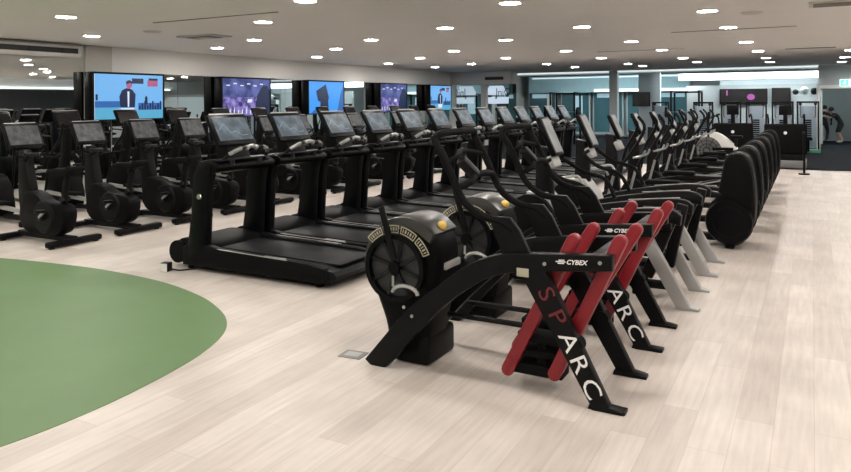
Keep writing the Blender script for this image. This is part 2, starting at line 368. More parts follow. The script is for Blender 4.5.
for x, y in [(-1.18, 7.0), (-1.18, 3.6), (-1.18, 0.4), (-3.2, 4.9), (-3.2, 1.6), (-5.22, 6.6), (-5.22, 3.2), (-5.22, 0), (-7.42, 4.6), (-7.42, 1.4), (-9.35, 3.0), (-9.35, -0.2), (-11.33, 4.8), (-11.33, 1.5),
             (0.84, 16.8), (0.84, 13.4), (0.84, 10.2), (0.84, 6.8), (0.84, 3.5), (0.84, 0.2), (3.0, 2), (3.0, 5.4), (3.0, 8.8), (3.0, 12.2), (3.0, 15.6), (3.0, 19), (5.0, 5), (5.0, 11), (5.0, 17)]:
    put_light(x, y, 'round ceiling downlight above or behind the camera, outside the photograph')
for (x, y) in [(-4.6, 30.6), (3.2, 30.2), (-2.4, 29.4), (-0.6, 29.4), (-9.5, 30.4), (-7.4, 31.0)]:  # added fill panels, hidden behind the ceiling edge, to brighten the far wall
    b = MB(); b.box((0, 0, 0), (1.0, 0.25, 0.04), 0.005); o = b.build('fill_panel_light', 'farfill', loc=(x, y, 2.98)); tag(o, 'added cool white fill panel, hidden behind the edge of the main ceiling', 'ceiling light', 'added far fill panels')
# slots, vents, detectors
def slot(x0, y0, x1, y1, w, label):
    b = MB(); b.bar((x0, y0, ZC-0.004), (x1, y1, ZC-0.004), 0.008, w, up=(0, 0, 1)); tag(b.build('ceiling_slot_vent', 'seam'), label, 'ceiling vent')
slot(-8.52, 7.2, -6.15, 7.2, 0.028, 'long thin dark slot in the ceiling at upper left')
slot(-2.17, 13.0, -0.21, 13.0, 0.035, 'long thin slot in the ceiling right of the middle')
slot(-0.55, 18.8, 0.49, 18.8, 0.16, 'short dark slot grille in the ceiling at the right')
slot(-4.6, 17.2, -2.6, 17.2, 0.03, 'faint thin slot in the ceiling far back near the middle')
v = thing('ceiling_vent', 'square white cassette diffuser in the ceiling left of the middle', 'ceiling vent', (-9.46, 9.1, ZC))
b = MB(); b.box((0, 0, -0.012), (0.86, 0.5, 0.024), 0.008); b.build('outer_frame', 'grey', v)
for k in (0.62, 0.38): 
    b = MB(); b.box((0, 0, -0.03-0.02*(0.62-k)), (0.86*k, 0.5*k, 0.014), 0.003); b.build('louvre', 'seam' if k > 0.5 else 'beige', v)
v = thing('ceiling_vent', 'flat louvred return grille in the ceiling at the top right corner', 'ceiling vent', (0.42, 10.15, ZC))
b = MB(); b.box((0, 0, -0.01), (0.9, 0.46, 0.02), 0.005); b.build('frame', 'beige', v)
for k in range(6):
    b = MB(); b.box((0, -0.17+k*0.068, -0.022), (0.8, 0.035, 0.008)); b.build('louvre', 'seam', v)
for x, y, l in [(-9.55, 8.05, 'small round flush ceiling speaker beside the cassette diffuser'), (-0.72, 10.65, 'small round detector in the ceiling near the top right'), (-8.63, 18.4, 'small round ceiling detector far back over the treadmills')]:
    b = MB(); b.cyl((0, 0, -0.02), (0, 0, 0), 0.12, 0.15, n=20); b.use('seam').ring((0, 0, -0.001), 0.03, 0.05, -0.024, -0.019, 16, 'z') if False else None
    o = b.build('ceiling_detector', 'beige', loc=(x, y, ZC)); tag(o, l, 'detector')

# wall mounted air conditioner at top left
ac = thing('air_conditioner', 'long white slim air conditioner with a dark outlet slot on the mirrored wall', 'air conditioner', (XW, 7.25, 2.675))
b = MB(); b.prism([(-0.01, 0.0), (0.20, 0.0), (0.24, 0.045), (0.24, 0.20), (0.16, 0.26), (-0.01, 0.27)], -1.72, 1.72, 0.015); b.build('casing', 'ac', ac)
b = MB(); b.box((0.243, -0.02, 0.12), (0.012, 3.3, 0.10)); o = b.build('outlet', 'darkwall', ac)
for k in range(5):
    bb = MB(); bb.box((0.25, -1.35+k*0.66, 0.12), (0.01, 0.012, 0.1)); bb.build('louvre', 'darkgrey', o)
b = MB(); b.box((0.245, 0, 0.185), (0.014, 3.3, 0.012)); b.build('flap', 'beige', ac)
ac2 = thing('air_conditioner', 'dark slotted air conditioner outlet in the beige soffit at the far end', 'air conditioner', (-10.95, 25.62, 2.64))
b = MB(); b.box((0, -0.005, 0.02), (0.84, 0.03, 0.17), 0.005); b.build('frame', 'beige', ac2)
b = MB(); b.box((0, -0.025, 0.02), (0.78, 0.02, 0.12)); b.build('outlet', 'darkwall', ac2)
# exit sign
ex = thing('exit_sign', 'lit green and white exit sign above the far right doorway', 'exit sign', (1.12, 28.1, 2.21))
b = MB(); b.box((0, 0, 0.1), (0.56, 0.06, 0.24), 0.01); b.build('case', 'exitwhite', ex)
b = MB(); b.box((-0.14, -0.034, 0.1), (0.24, 0.008, 0.2)); b.build('green_panel', 'exitgreen', ex)
b = MB(); b.cyl((-0.12, -0.042, 0.165), (-0.12, -0.039, 0.165), 0.02, n=10); b.bar((-0.13, -0.041, 0.145), (-0.15, -0.041, 0.09), 0.003, 0.035); b.bar((-0.15, -0.041, 0.095), (-0.2, -0.041, 0.05), 0.003, 0.02); b.bar((-0.15, -0.041, 0.095), (-0.1, -0.041, 0.04), 0.003, 0.02); b.bar((-0.13, -0.041, 0.14), (-0.08, -0.041, 0.11), 0.003, 0.016); b.build('running_figure', 'exitwhite', ex)
b = MB(); b.bar((0.04, -0.034, 0.1), (0.2, -0.034, 0.1), 0.008, 0.03); b.bar((0.2, -0.034, 0.1), (0.14, -0.034, 0.15), 0.008, 0.025); b.bar((0.2, -0.034, 0.1), (0.14, -0.034, 0.05), 0.008, 0.025); b.build('arrow', 'exitgreen', ex)
b = MB(); b.bar((0, 0, 0.22), (0, 0.10, 0.22), 0.02, 0.02, up=(1, 0, 0)); b.build('bracket', 'white', ex)

# ------------------------------------------------------------------ televisions (screens face the room, along +x)
def television(y, kind, label, w=1.79, h=1.0):
    t = thing('television', label, 'television', (XW+0.02, y, 1.41), 0, 'wall televisions above the machines')
    D = 0.24
    b = MB(); b.box((D/2, w/2, h/2), (D, w, h), 0.01); b.build('housing', 'gloss', t)
    b = MB(); X = D+0.002
    for c, d in [((w/2, 0.015), (w, 0.03)), ((w/2, h-0.02), (w, 0.04)), ((0.02, h/2), (0.04, h)), ((w-0.02, h/2), (0.04, h))]:
        b.box((X+0.006, c[0], c[1]), (0.016, d[0], d[1]), 0.003)
    b.build('bezel', 'black', t)
    sc = MB()
    def rect(m, a0, b0, a1, b1, k=1):
        sc.use(m).poly([(X+0.0006*k, 0.04+a0*(w-0.08), 0.03+b0*(h-0.07)), (X+0.0006*k, 0.04+a1*(w-0.08), 0.03+b0*(h-0.07)), (X+0.0006*k, 0.04+a1*(w-0.08), 0.03+b1*(h-0.07)), (X+0.0006*k, 0.04+a0*(w-0.08), 0.03+b1*(h-0.07))])
    def pol(m, ps, k=2):
        sc.use(m).poly([(X+0.0006*k, 0.04+a*(w-0.08), 0.03+c*(h-0.07)) for a, c in ps])
    if kind == 'host':
        rect('tv_sky', 0, 0, 1, 1, 0); rect('tv_mid', 0, 0.26, 0.36, 0.40); rect('tv_teal', 0, 0, 0.34, 0.26)
        rect('tv_teal', 0.55, 0, 1, 0.20); rect('tv_mid', 0.62, 0.2, 0.98, 0.36)
        for k in range(9): rect('tv_navy', 0.63+k*0.04, 0.20, 0.655+k*0.04, 0.30+0.1*((k*7) % 3)/2, 2)
        rect('tv_navy', 0.53, 0.80, 0.70, 0.92); rect('tv_red', 0.76, 0.74, 0.92, 0.88); rect('tv_navy', 0.78, 0.88, 0.92, 0.93)
        rect('tv_white', 0.0, 0.0, 0.01, 1.0, 2)
        pol('tv_white', [(0.38, 0.10), (0.55, 0.10), (0.56, 0.24), (0.37, 0.24)], 3)
        pol('tv_navy', [(0.36, 0.26), (0.57, 0.26), (0.58, 0.56), (0.53, 0.66), (0.49, 0.69), (0.44, 0.69), (0.38, 0.64), (0.345, 0.5)], 4)
        pol('tv_white', [(0.465, 0.27), (0.485, 0.27), (0.49, 0.62), (0.46, 0.62)], 5)
        pol('tv_red', smooth2d([(0.47, 0.68), (0.51, 0.70), (0.53, 0.77), (0.50, 0.84), (0.46, 0.83), (0.445, 0.76)], 3), 6)
        pol('tv_navy', [(0.44, 0.78), (0.445, 0.85), (0.49, 0.88), (0.535, 0.84), (0.53, 0.79), (0.5, 0.815)], 7)
        pol('tv_navy', [(0.72, 0.32), (0.76, 0.32), (0.76, 0.48), (0.74, 0.53), (0.72, 0.48)], 4)
        rect('tv_navy', 0.02, 0.42, 0.05, 0.55, 3)
    elif kind == 'crowd':
        rect('tv_stage', 0, 0.5, 1, 1, 0); rect('tv_crowd', 0, 0, 1, 0.5, 0)
        for k in range(6): rect('tv_white', 0.08+k*0.14, 0.80+0.05*(k % 2), 0.15+k*0.14, 0.83+0.05*(k % 2), 2)
        pol('tv_navy', [(0.66, 0), (1, 0), (1, 0.7), (0.94, 0.82), (0.86, 0.84), (0.80, 0.74), (0.72, 0.55), (0.68, 0.3)], 3)
        pol('tv_white', [(0.5, 0.35), (0.6, 0.36), (0.61, 0.44), (0.52, 0.45)], 4)
        for k in range(7): pol('tv_white', [(0.05+k*0.085, 0.05), (0.07+k*0.085, 0.05), (0.075+k*0.085, 0.16+0.05*(k % 3)), (0.05+k*0.085, 0.14)], 4)
    else:
        rect('tv_azure', 0, 0, 1, 1, 0); pol('tv_mid', [(0.8, 0), (1, 0), (1, 0.95), (0.9, 0.6)], 1)
        pol('tv_navy', [(0.3, 0), (0.55, 0), (0.54, 0.42), (0.56, 0.5), (0.47, 0.92), (0.20, 0.70), (0.25, 0.40), (0.32, 0.36)], 3)
        pol('tv_mid', [(0.05, 0), (0.3, 0), (0.3, 0.14), (0.2, 0.16)], 2)
    sc.build('screen', None, t, smooth=False)
    b = MB(); b.box((-0.025, w/2, h/2), (0.06, 0.5, 0.4)); b.build('wall_bracket', 'black', t)
    return t
for y, kd, l in [(9.17, 'host', 'leftmost wall television showing a presenter in a dark jacket on pale blue'),
                 (12.69, 'crowd', 'second wall television from the left showing a purple concert crowd'),
                 (16.06, 'mark', 'third wall television showing a dark angular shape on bright blue'),
                 (19.9, 'crowd', 'fourth wall television from the left with a violet crowd scene'),
                 (23.4, 'host', 'farthest lit wall television, small pale blue picture by the soffit')]:
    television(y, kd, l)

# ------------------------------------------------------------------ treadmill   local x: front -0.75 .. rear 1.3, y centre 0
def treadmill(loc, label):
    t = thing('treadmill', label, 'treadmill', loc, 0, 'treadmills in the long row')
    W = 0.46
    b = MB(); b.prism(smooth2d([(-0.70, 0.10), (-0.69, 0.20), (-0.62, 0.28), (-0.50, 0.31), (-0.2, 0.30), (-0.05, 0.22), (-0.05, 0.05), (-0.62, 0.05)], 3), -0.36, 0.36, 0.02); b.build('motor_hood', 'plastic', t)
    b = MB(); b.prism([(-0.30, 0.04), (1.42, 0.05), (1.50, 0.08), (1.52, 0.13), (1.49, 0.17), (1.30, 0.20), (-0.30, 0.23)], -W+0.03, W-0.03, 0.012); b.build('deck_frame', 'black', t)
    b = MB(); b.box((0.68, 0, 0.216), (1.56, 0.56, 0.014), 0.004, Matrix.Rotation(0.019, 3, 'Y')); b.build('running_belt', 'belt', t)
    for sy in (-1, 1):
        b = MB(); b.prism([(-0.45, 0.05), (1.36, 0.05), (1.44, 0.10), (1.40, 0.195), (1.2, 0.225), (0.1, 0.25), (-0.30, 0.30), (-0.45, 0.24)], sy*(W-0.09), sy*W, 0.012)
        r = b.build('side_rail', 'plastic', t)
        b = MB(); b.bar((0.02, sy*(W-0.012), 0.254), (0.95, sy*(W-0.012), 0.231), 0.012, 0.006); b.build('silver_edge', 'silverpaint', r)
        b = MB(); b.bar((0.66, sy*(W-0.03), 0.242), (0.92, sy*(W-0.03), 0.236), 0.03, 0.006); b.build('badge', 'silver', r)
        # upright: a broad leaning post rounding into the cross bar
        b = MB(); b.prism(smooth2d([(-0.36, 0.06), (-0.16, 0.06), (-0.125, 0.30), (-0.10, 0.75), (-0.06, 1.0), (-0.03, 1.12), (-0.10, 1.165), (-0.22, 1.12), (-0.30, 0.95), (-0.33, 0.6), (-0.385, 0.25)], 3), sy*(W-0.11), sy*W, 0.025); u = b.build('upright', 'gloss', t)
        b = MB(); b.cyl((-0.20, sy*W, 0.78), (-0.20, sy*(W+0.012), 0.78), 0.032, 0.026, n=14); b.build('trim_disc', 'chrome', u)
        b = MB(); b.cyl((-0.60, sy*0.40, 0.16), (-0.60, sy*0.34, 0.16), 0.12, n=20); b.build('end_wheel', 'rubber', t)
        for x in (-0.42, 1.28):
            b = MB(); b.cyl((x, sy*0.36, 0.0), (x, sy*0.36, 0.06), 0.04, n=12); b.build('foot', 'rubber', t)
        # hand grip bar and its silver sensor, sweeping up to the console
        b = MB(); b.tube([(-0.02, sy*0.33, 1.14), (0.05, sy*0.30, 1.20), (0.10, sy*0.22, 1.26), (0.10, sy*0.06, 1.285)], 0.018); h = b.build('hand_grip', 'black', t)
        b = MB(); b.tube([(0.06, sy*0.295, 1.215), (0.10, sy*0.24, 1.25), (0.115, sy*0.17, 1.275)], 0.022); b.build('pulse_sensor', 'silver', h)
    b = MB(); b.prism(smooth2d([(-0.26, 1.02), (-0.06, 1.02), (0.03, 1.06), (0.03, 1.11), (-0.05, 1.15), (-0.22, 1.14)], 3), -W+0.02, W-0.02, 0.01); b.build('cross_bar', 'gloss', t)
    b = MB(); b.box((-0.04, 0, 1.158), (0.16, 0.8, 0.014), 0.004); b.build('tray_edge', 'darkgrey', t)
    b = MB(); b.prism([(-0.24, 1.10), (-0.02, 1.10), (-0.14, 1.36), (-0.30, 1.40)], -0.16, 0.16, 0.02); b.build('console_neck', 'plastic', t)
    b = MB(); b.ball((0.105, 0, 1.29), 0.035, (0.8, 1.9, 0.7)); b.ball((0.10, 0.07, 1.275), 0.03); b.ball((0.10, -0.07, 1.275), 0.03); b.build('grip_cluster', 'silver', t)
    R = Matrix.Rotation(-0.52, 3, 'Y')
    b = MB(); b.box((-0.195, 0, 1.455), (0.05, 0.58, 0.38), 0.018, R); con = b.build('console', 'gloss', t)
    b = MB().use('scr_tread'); b.box((-0.1705, 0, 1.473), (0.006, 0.50, 0.275), 0.0, R)
    b.use('scr_line')
    nrm = R @ Vector((1, 0, 0)); up = R @ Vector((0, 0, 1)); o0 = Vector((-0.1705, 0, 1.473)) + nrm*0.0045
    P = [(-0.22, -0.02), (-0.12, 0.06), (-0.05, -0.05), (0.03, -0.03), (0.10, -0.09), (0.2, -0.08)]
    for (a, c), (a2, c2) in zip(P, P[1:]):
        p, q = o0+Vector((0, a, 0))+up*c, o0+Vector((0, a2, 0))+up*c2
        b.bar(p, q, 0.001, 0.004, up=nrm)
    b.build('display', None, con)
    b = MB(); b.box((-0.272, 0, 1.632), (0.012, 0.5, 0.012), 0, R); b.build('top_trim', 'silverpaint', con)
    for cy in (0.2, -0.22):
        b = MB(); b.cyl((0.02, cy, 1.10), (0.02, cy, 1.16), 0.035, n=14); b.build('cup_holder', 'darkgrey', t)
    return t
T0 = (-5.40, 5.76, 0)
tm = treadmill(T0, 'nearest black treadmill, its end wheel beside the small cube on the floor')
for i in range(1, 13):
    dup(tm, (T0[0], T0[1]+0.985*i, 0), '%s black treadmill counting back from the one nearest the green floor' % (ORD[i] if i < 12 else 'farthest'))

# ------------------------------------------------------------------ exercise bike  (rider sits at +x, screen at -x)
def bike(loc, label):
    t = thing('exercise_bike', label, 'exercise bike', loc, 0, 'upright bikes in the front row')
    b = MB(); b.prism(smooth2d([(-0.42, 0.30), (-0.30, 0.62), (-0.05, 0.60), (0.10, 0.52), (0.40, 0.50), (0.52, 0.40), (0.46, 0.18), (0.30, 0.10), (0.02, 0.09), (-0.28, 0.12)], 3), -0.10, 0.10, 0.03); bd = b.build('body', 'plastic', t)
    for sy in (-1, 1):
        b = MB(); b.cyl((0.12, sy*0.10, 0.33), (0.12, sy*0.125, 0.33), 0.21, 0.19, n=26); b.build('side_cover', 'black', bd)
        b = MB(); b.cyl((0.12, sy*0.125, 0.33), (0.12, sy*0.17, 0.33), 0.045, n=14); b.build('crank_hub', 'darkgrey', t)
        a = 0.6 if sy < 0 else 0.6+PI; cx, cz = 0.12+0.17*math.cos(a), 0.33+0.17*math.sin(a)
        b = MB(); b.bar((0.12, sy*0.165, 0.33), (cx, sy*0.175, cz), 0.02, 0.035, 0.004); cr = b.build('crank', 'silverpaint', t)
        b = MB(); b.box((cx, sy*0.24, cz), (0.11, 0.10, 0.035), 0.008); b.build('pedal', 'black', cr)
        b = MB(); b.tube([(-0.33, sy*0.05, 1.02), (-0.22, sy*0.18, 1.05), (-0.08, sy*0.23, 1.06), (0.0, sy*0.22, 1.10)], 0.017); b.build('handlebar', 'rubber', t)
        b = MB(); b.tube([(-0.36, sy*0.05, 1.05), (-0.40, sy*0.16, 1.12), (-0.30, sy*0.2, 1.22)], 0.014); b.build('upright_grip', 'rubber', t)
    b = MB(); b.prism(smooth2d([(-0.40, 0.28), (-0.22, 0.5), (-0.30, 0.9), (-0.34, 1.12), (-0.46, 1.14), (-0.48, 0.9), (-0.48, 0.55)], 3), -0.065, 0.065, 0.02); b.build('console_mast', 'black', t)
    for x, w in ((-0.52, 0.30), (0.58, 0.36)):
        b = MB(); b.box((x, 0, 0.05), (0.11, w*2, 0.07), 0.022); f = b.build('stabilizer', 'black', t)
        for sy in (-1, 1):
            bb = MB(); bb.cyl((x, sy*(w-0.06), 0), (x, sy*(w-0.06), 0.04), 0.035, n=12); bb.build('foot', 'rubber', f)
    b = MB(); b.bar((-0.52, 0, 0.07), (0.58, 0, 0.07), 0.10, 0.07, 0.01); b.build('base_beam', 'black', t)
    b = MB(); b.bar((0.36, 0, 0.42), (0.46, 0, 0.86), 0.055, 0.075, 0.008); sp = b.build('seat_post', 'black', t)
    b = MB(); b.cyl((0.40, -0.06, 0.56), (0.40, 0.06, 0.56), 0.03, n=12); b.build('adjuster_knob', 'darkgrey', sp)
    b = MB(); b.prism(smooth2d([(0.20, 0.92), (0.30, 0.945), (0.52, 0.955), (0.62, 0.985), (0.63, 0.92), (0.52, 0.87), (0.40, 0.86), (0.22, 0.89)], 3), -0.12, 0.12, 0.04); b.build('saddle', 'rubber', t)
    R = Matrix.Rotation(-0.45, 3, 'Y')
    b = MB(); b.box((-0.47, 0, 1.34), (0.05, 0.50, 0.36), 0.02, R); con = b.build('console', 'gloss', t)
    b = MB(); b.box((-0.445, 0, 1.353), (0.006, 0.43, 0.27), 0, R); b.build('display', 'scr_bike', con)
    b = MB(); b.box((-0.535, 0, 1.508), (0.012, 0.42, 0.010), 0, R); b.build('top_strip', 'silverpaint', con)
    b = MB(); b.box((-0.30, 0, 1.10), (0.10, 0.18, 0.05), 0.015); b.build('phone_tray', 'darkgrey', t)
    return t
B0 = (-8.66, 5.60, 0)
bk = bike(B0, 'nearest black exercise bike, leftmost of the front row beside the green floor')
BL = ['second black exercise bike, below the left television', 'third black exercise bike, just left of the nearest treadmill', 'fourth black exercise bike, mostly behind the nearest treadmill screen']
for i in range(1, 12):
    l = BL[i-1] if i <= 3 else '%s black exercise bike counting back along the row behind the treadmills' % (ORD[i] if i < 11 else 'farthest')
    dup(bk, (B0[0], B0[1]+0.96*i, 0), l)

# ------------------------------------------------------------------ cross trainers along the mirror
def cross_trainer(loc, label):
    t = thing('cross_trainer', label, 'cross trainer', loc, 0, 'cross trainers along the mirror wall')
    b = MB(); b.prism(smooth2d([(-0.55, 0.06), (-0.62, 0.40), (-0.45, 0.66), (-0.15, 0.66), (0.02, 0.40), (0.02, 0.08)], 3), -0.15, 0.15, 0.04); b.build('drive_housing', 'plastic', t)
    b = MB(); b.prism([(-0.42, 0.55), (-0.24, 0.60), (-0.16, 1.05), (-0.16, 1.36), (-0.26, 1.36), (-0.30, 1.05)], -0.06, 0.06, 0.02); b.build('mast', 'black', t)
    b = MB(); b.bar((0.0, 0, 0.07), (0.85, 0, 0.07), 0.09, 0.07, 0.01); b.build('base_beam', 'black', t)
    for x, w in ((-0.5, 0.28), (0.85, 0.28)):
        b = MB(); b.box((x, 0, 0.04), (0.10, w*2, 0.08), 0.02); b.build('stabilizer', 'rubber', t)
    for sy in (-1, 1):
        k = sy*0.12
        b = MB(); b.bar((-0.32+k, sy*0.22, 0.30), (0.80, sy*0.22, 0.22), 0.05, 0.06, 0.01); r = b.build('pedal_rail', 'silverpaint', t)
        b = MB(); b.box((0.35+k, sy*0.22, 0.31), (0.38, 0.16, 0.05), 0.015); b.build('footplate', 'rubber', r)
        b = MB(); b.tube([(-0.32+k, sy*0.24, 0.32), (-0.22+k*0.5, sy*0.25, 0.9), (-0.12-k, sy*0.27, 1.2), (-0.05-k, sy*0.26, 1.45)], 0.020); b.build('swing_arm', 'black', t)
    R = Matrix.Rotation(-0.5, 3, 'Y')
    b = MB(); b.box((-0.20, 0, 1.50), (0.05, 0.48, 0.32), 0.018, R); con = b.build('console', 'gloss', t)
    b = MB(); b.box((-0.177, 0, 1.512), (0.006, 0.42, 0.23), 0, R); b.build('display', 'tv_off', con)
    b = MB(); b.box((-0.275, 0, 1.645), (0.012, 0.44, 0.01), 0, R); b.build('top_strip', 'silverpaint', con)
    return t
X0 = (-10.75, 6.3, 0)
ct = cross_trainer(X0, 'nearest dark cross trainer, behind the leftmost bike by the mirror')
for i in range(1, 13):
    dup(ct, (X0[0], X0[1]+1.18*i, 0), '%s dark cross trainer from the left along the mirror wall' % (ORD[i] if i < 12 else 'farthest'))

# ------------------------------------------------------------------ red armed stride trainer (world x kept, root x = -1.7)
RX = -1.7
def loc_prof(P): return [(x-RX, z) for x, z in P]
beam_top = [(-2.64, 0.03), (-2.338, 0.374), (-2.137, 0.548), (-1.91, 0.719), (-1.787, 0.785), (-1.649, 0.828), (-1.527, 0.845), (-0.982, 0.885)]
beam_bot = [(-0.983, 0.795), (-1.496, 0.737), (-1.70, 0.69), (-1.86, 0.60), (-2.03, 0.470), (-2.227, 0.277), (-2.48, 0.0), (-2.60, 0.0)]
def fan_unit(t, badge=True):
    cx, cz, y0 = -2.46-RX, 0.64, -0.22
    prof = smooth2d(loc_prof([(-2.70, 0.64), (-2.66, 0.80), (-2.55, 0.92), (-2.40, 0.965), (-2.27, 0.945), (-2.18, 0.87), (-2.14, 0.74), (-2.16, 0.52), (-2.21, 0.30), (-2.25, 0.10), (-2.30, 0.04), (-2.44, 0.04), (-2.53, 0.10), (-2.57, 0.26), (-2.65, 0.46)]), 3)
    b = MB(); b.prism(prof, y0+0.02, 0.12, 0.05, 3); hs = b.build('fan_housing', 'plastic', t)
    b = MB()
    top = smooth2d(loc_prof([(-2.715, 0.66), (-2.675, 0.81), (-2.56, 0.935), (-2.41, 0.985), (-2.27, 0.965), (-2.165, 0.885)]), 4, False)
    inn = smooth2d(loc_prof([(-2.66, 0.66), (-2.62, 0.77), (-2.53, 0.865), (-2.41, 0.905), (-2.30, 0.885), (-2.20, 0.82)]), 4, False)
    b.prism(top+inn[::-1], y0-0.005, 0.12, 0.012); b.build('hood', 'hood', hs)
    b = MB()
    arc = lambda a, r: (cx+r*math.cos(a), cz+r*math.sin(a))
    for k in range(4):
        a0, a1 = math.radians(140-k*30), math.radians(140-k*30-27)
        n = 6; R0, R1 = 0.232, 0.287
        oc = [arc(a0+(a1-a0)*i/n, R1) for i in range(n+1)] + [arc(a1+(a0-a1)*i/n, R0) for i in range(n+1)]
        ic = [arc(a0+(a1-a0)*(0.06+0.88*i/n), R1-0.009) for i in range(n+1)] + [arc(a1+(a0-a1)*(0.06+0.88*i/n), R0+0.009) for i in range(n+1)]
        m = len(oc)
        for i in range(m): b.poly([(oc[i][0], y0-0.009, oc[i][1]), (oc[(i+1) % m][0], y0-0.009, oc[(i+1) % m][1]), (ic[(i+1) % m][0], y0-0.009, ic[(i+1) % m][1]), (ic[i][0], y0-0.009, ic[i][1])])
        for i in range(5):
            aa = a0+(a1-a0)*(0.17+0.165*i)
            p, q = arc(aa, R0+0.016), arc(aa, R1-0.016)
            b.bar((p[0], y0-0.009, p[1]), (q[0], y0-0.009, q[1]), 0.002, 0.012 if i % 2 else 0.007)
    b.build('hood_badge', 'cream', hs)
    b = MB(); b.ring((cx, y0, cz), 0.195, 0.228, -0.03, 0.03, 36); b.build('fan_rim', 'gloss', hs)
    b = MB(); b.cyl((cx, y0+0.012, cz), (cx, y0+0.02, cz), 0.2, n=32); b.build('fan_well', 'darkwall', hs)
    b = MB()
    for k in range(8):
        a = PI/8+2*PI*k/8
        p, q = arc(a, 0.03), arc(a+0.12, 0.2)
        b.bar((p[0], y0-0.004, p[1]), (q[0], y0-0.004, q[1]), 0.018, 0.022, 0.003)
    b.build('fan_blade_wheel', 'darkgrey', hs)
    b = MB(); b.cyl((cx, y0-0.03, cz), (cx, y0+0.01, cz), 0.042, n=18); b.build('hub', 'plastic', hs)
    b = MB(); b.bar((cx+0.0, y0-0.035, cz-0.12), (cx, y0-0.035, cz-0.05), 0.006, 0.018); b.build('hub_label', 'silver', hs)
    b = MB(); b.bar((-2.54-RX, y0-0.05, 1.05), (-2.44-RX, y0-0.05, 0.70), 0.02, 0.045, 0.006); b.build('damper_lever', 'black', hs)
    b = MB(); b.cyl((-2.20-RX, -0.06, 0.84), (-2.19-RX, -0.06, 0.89), 0.02, n=12); b.build('knob_stem', 'black', hs)
    b = MB(); b.ball((-2.19-RX, -0.06, 0.915), 0.034); b.build('tension_knob', 'yellow', hs)
    b = MB(); b.box((-2.14-RX, -0.02, 0.66), (0.03, 0.22, 0.05), 0.008); b.build('side_grille', 'silverpaint', hs)
    b = MB(); b.box((-2.36-RX, 0.0, 0.10), (0.27, 0.40, 0.20), 0.03); b.build('lower_cover', 'black', hs)
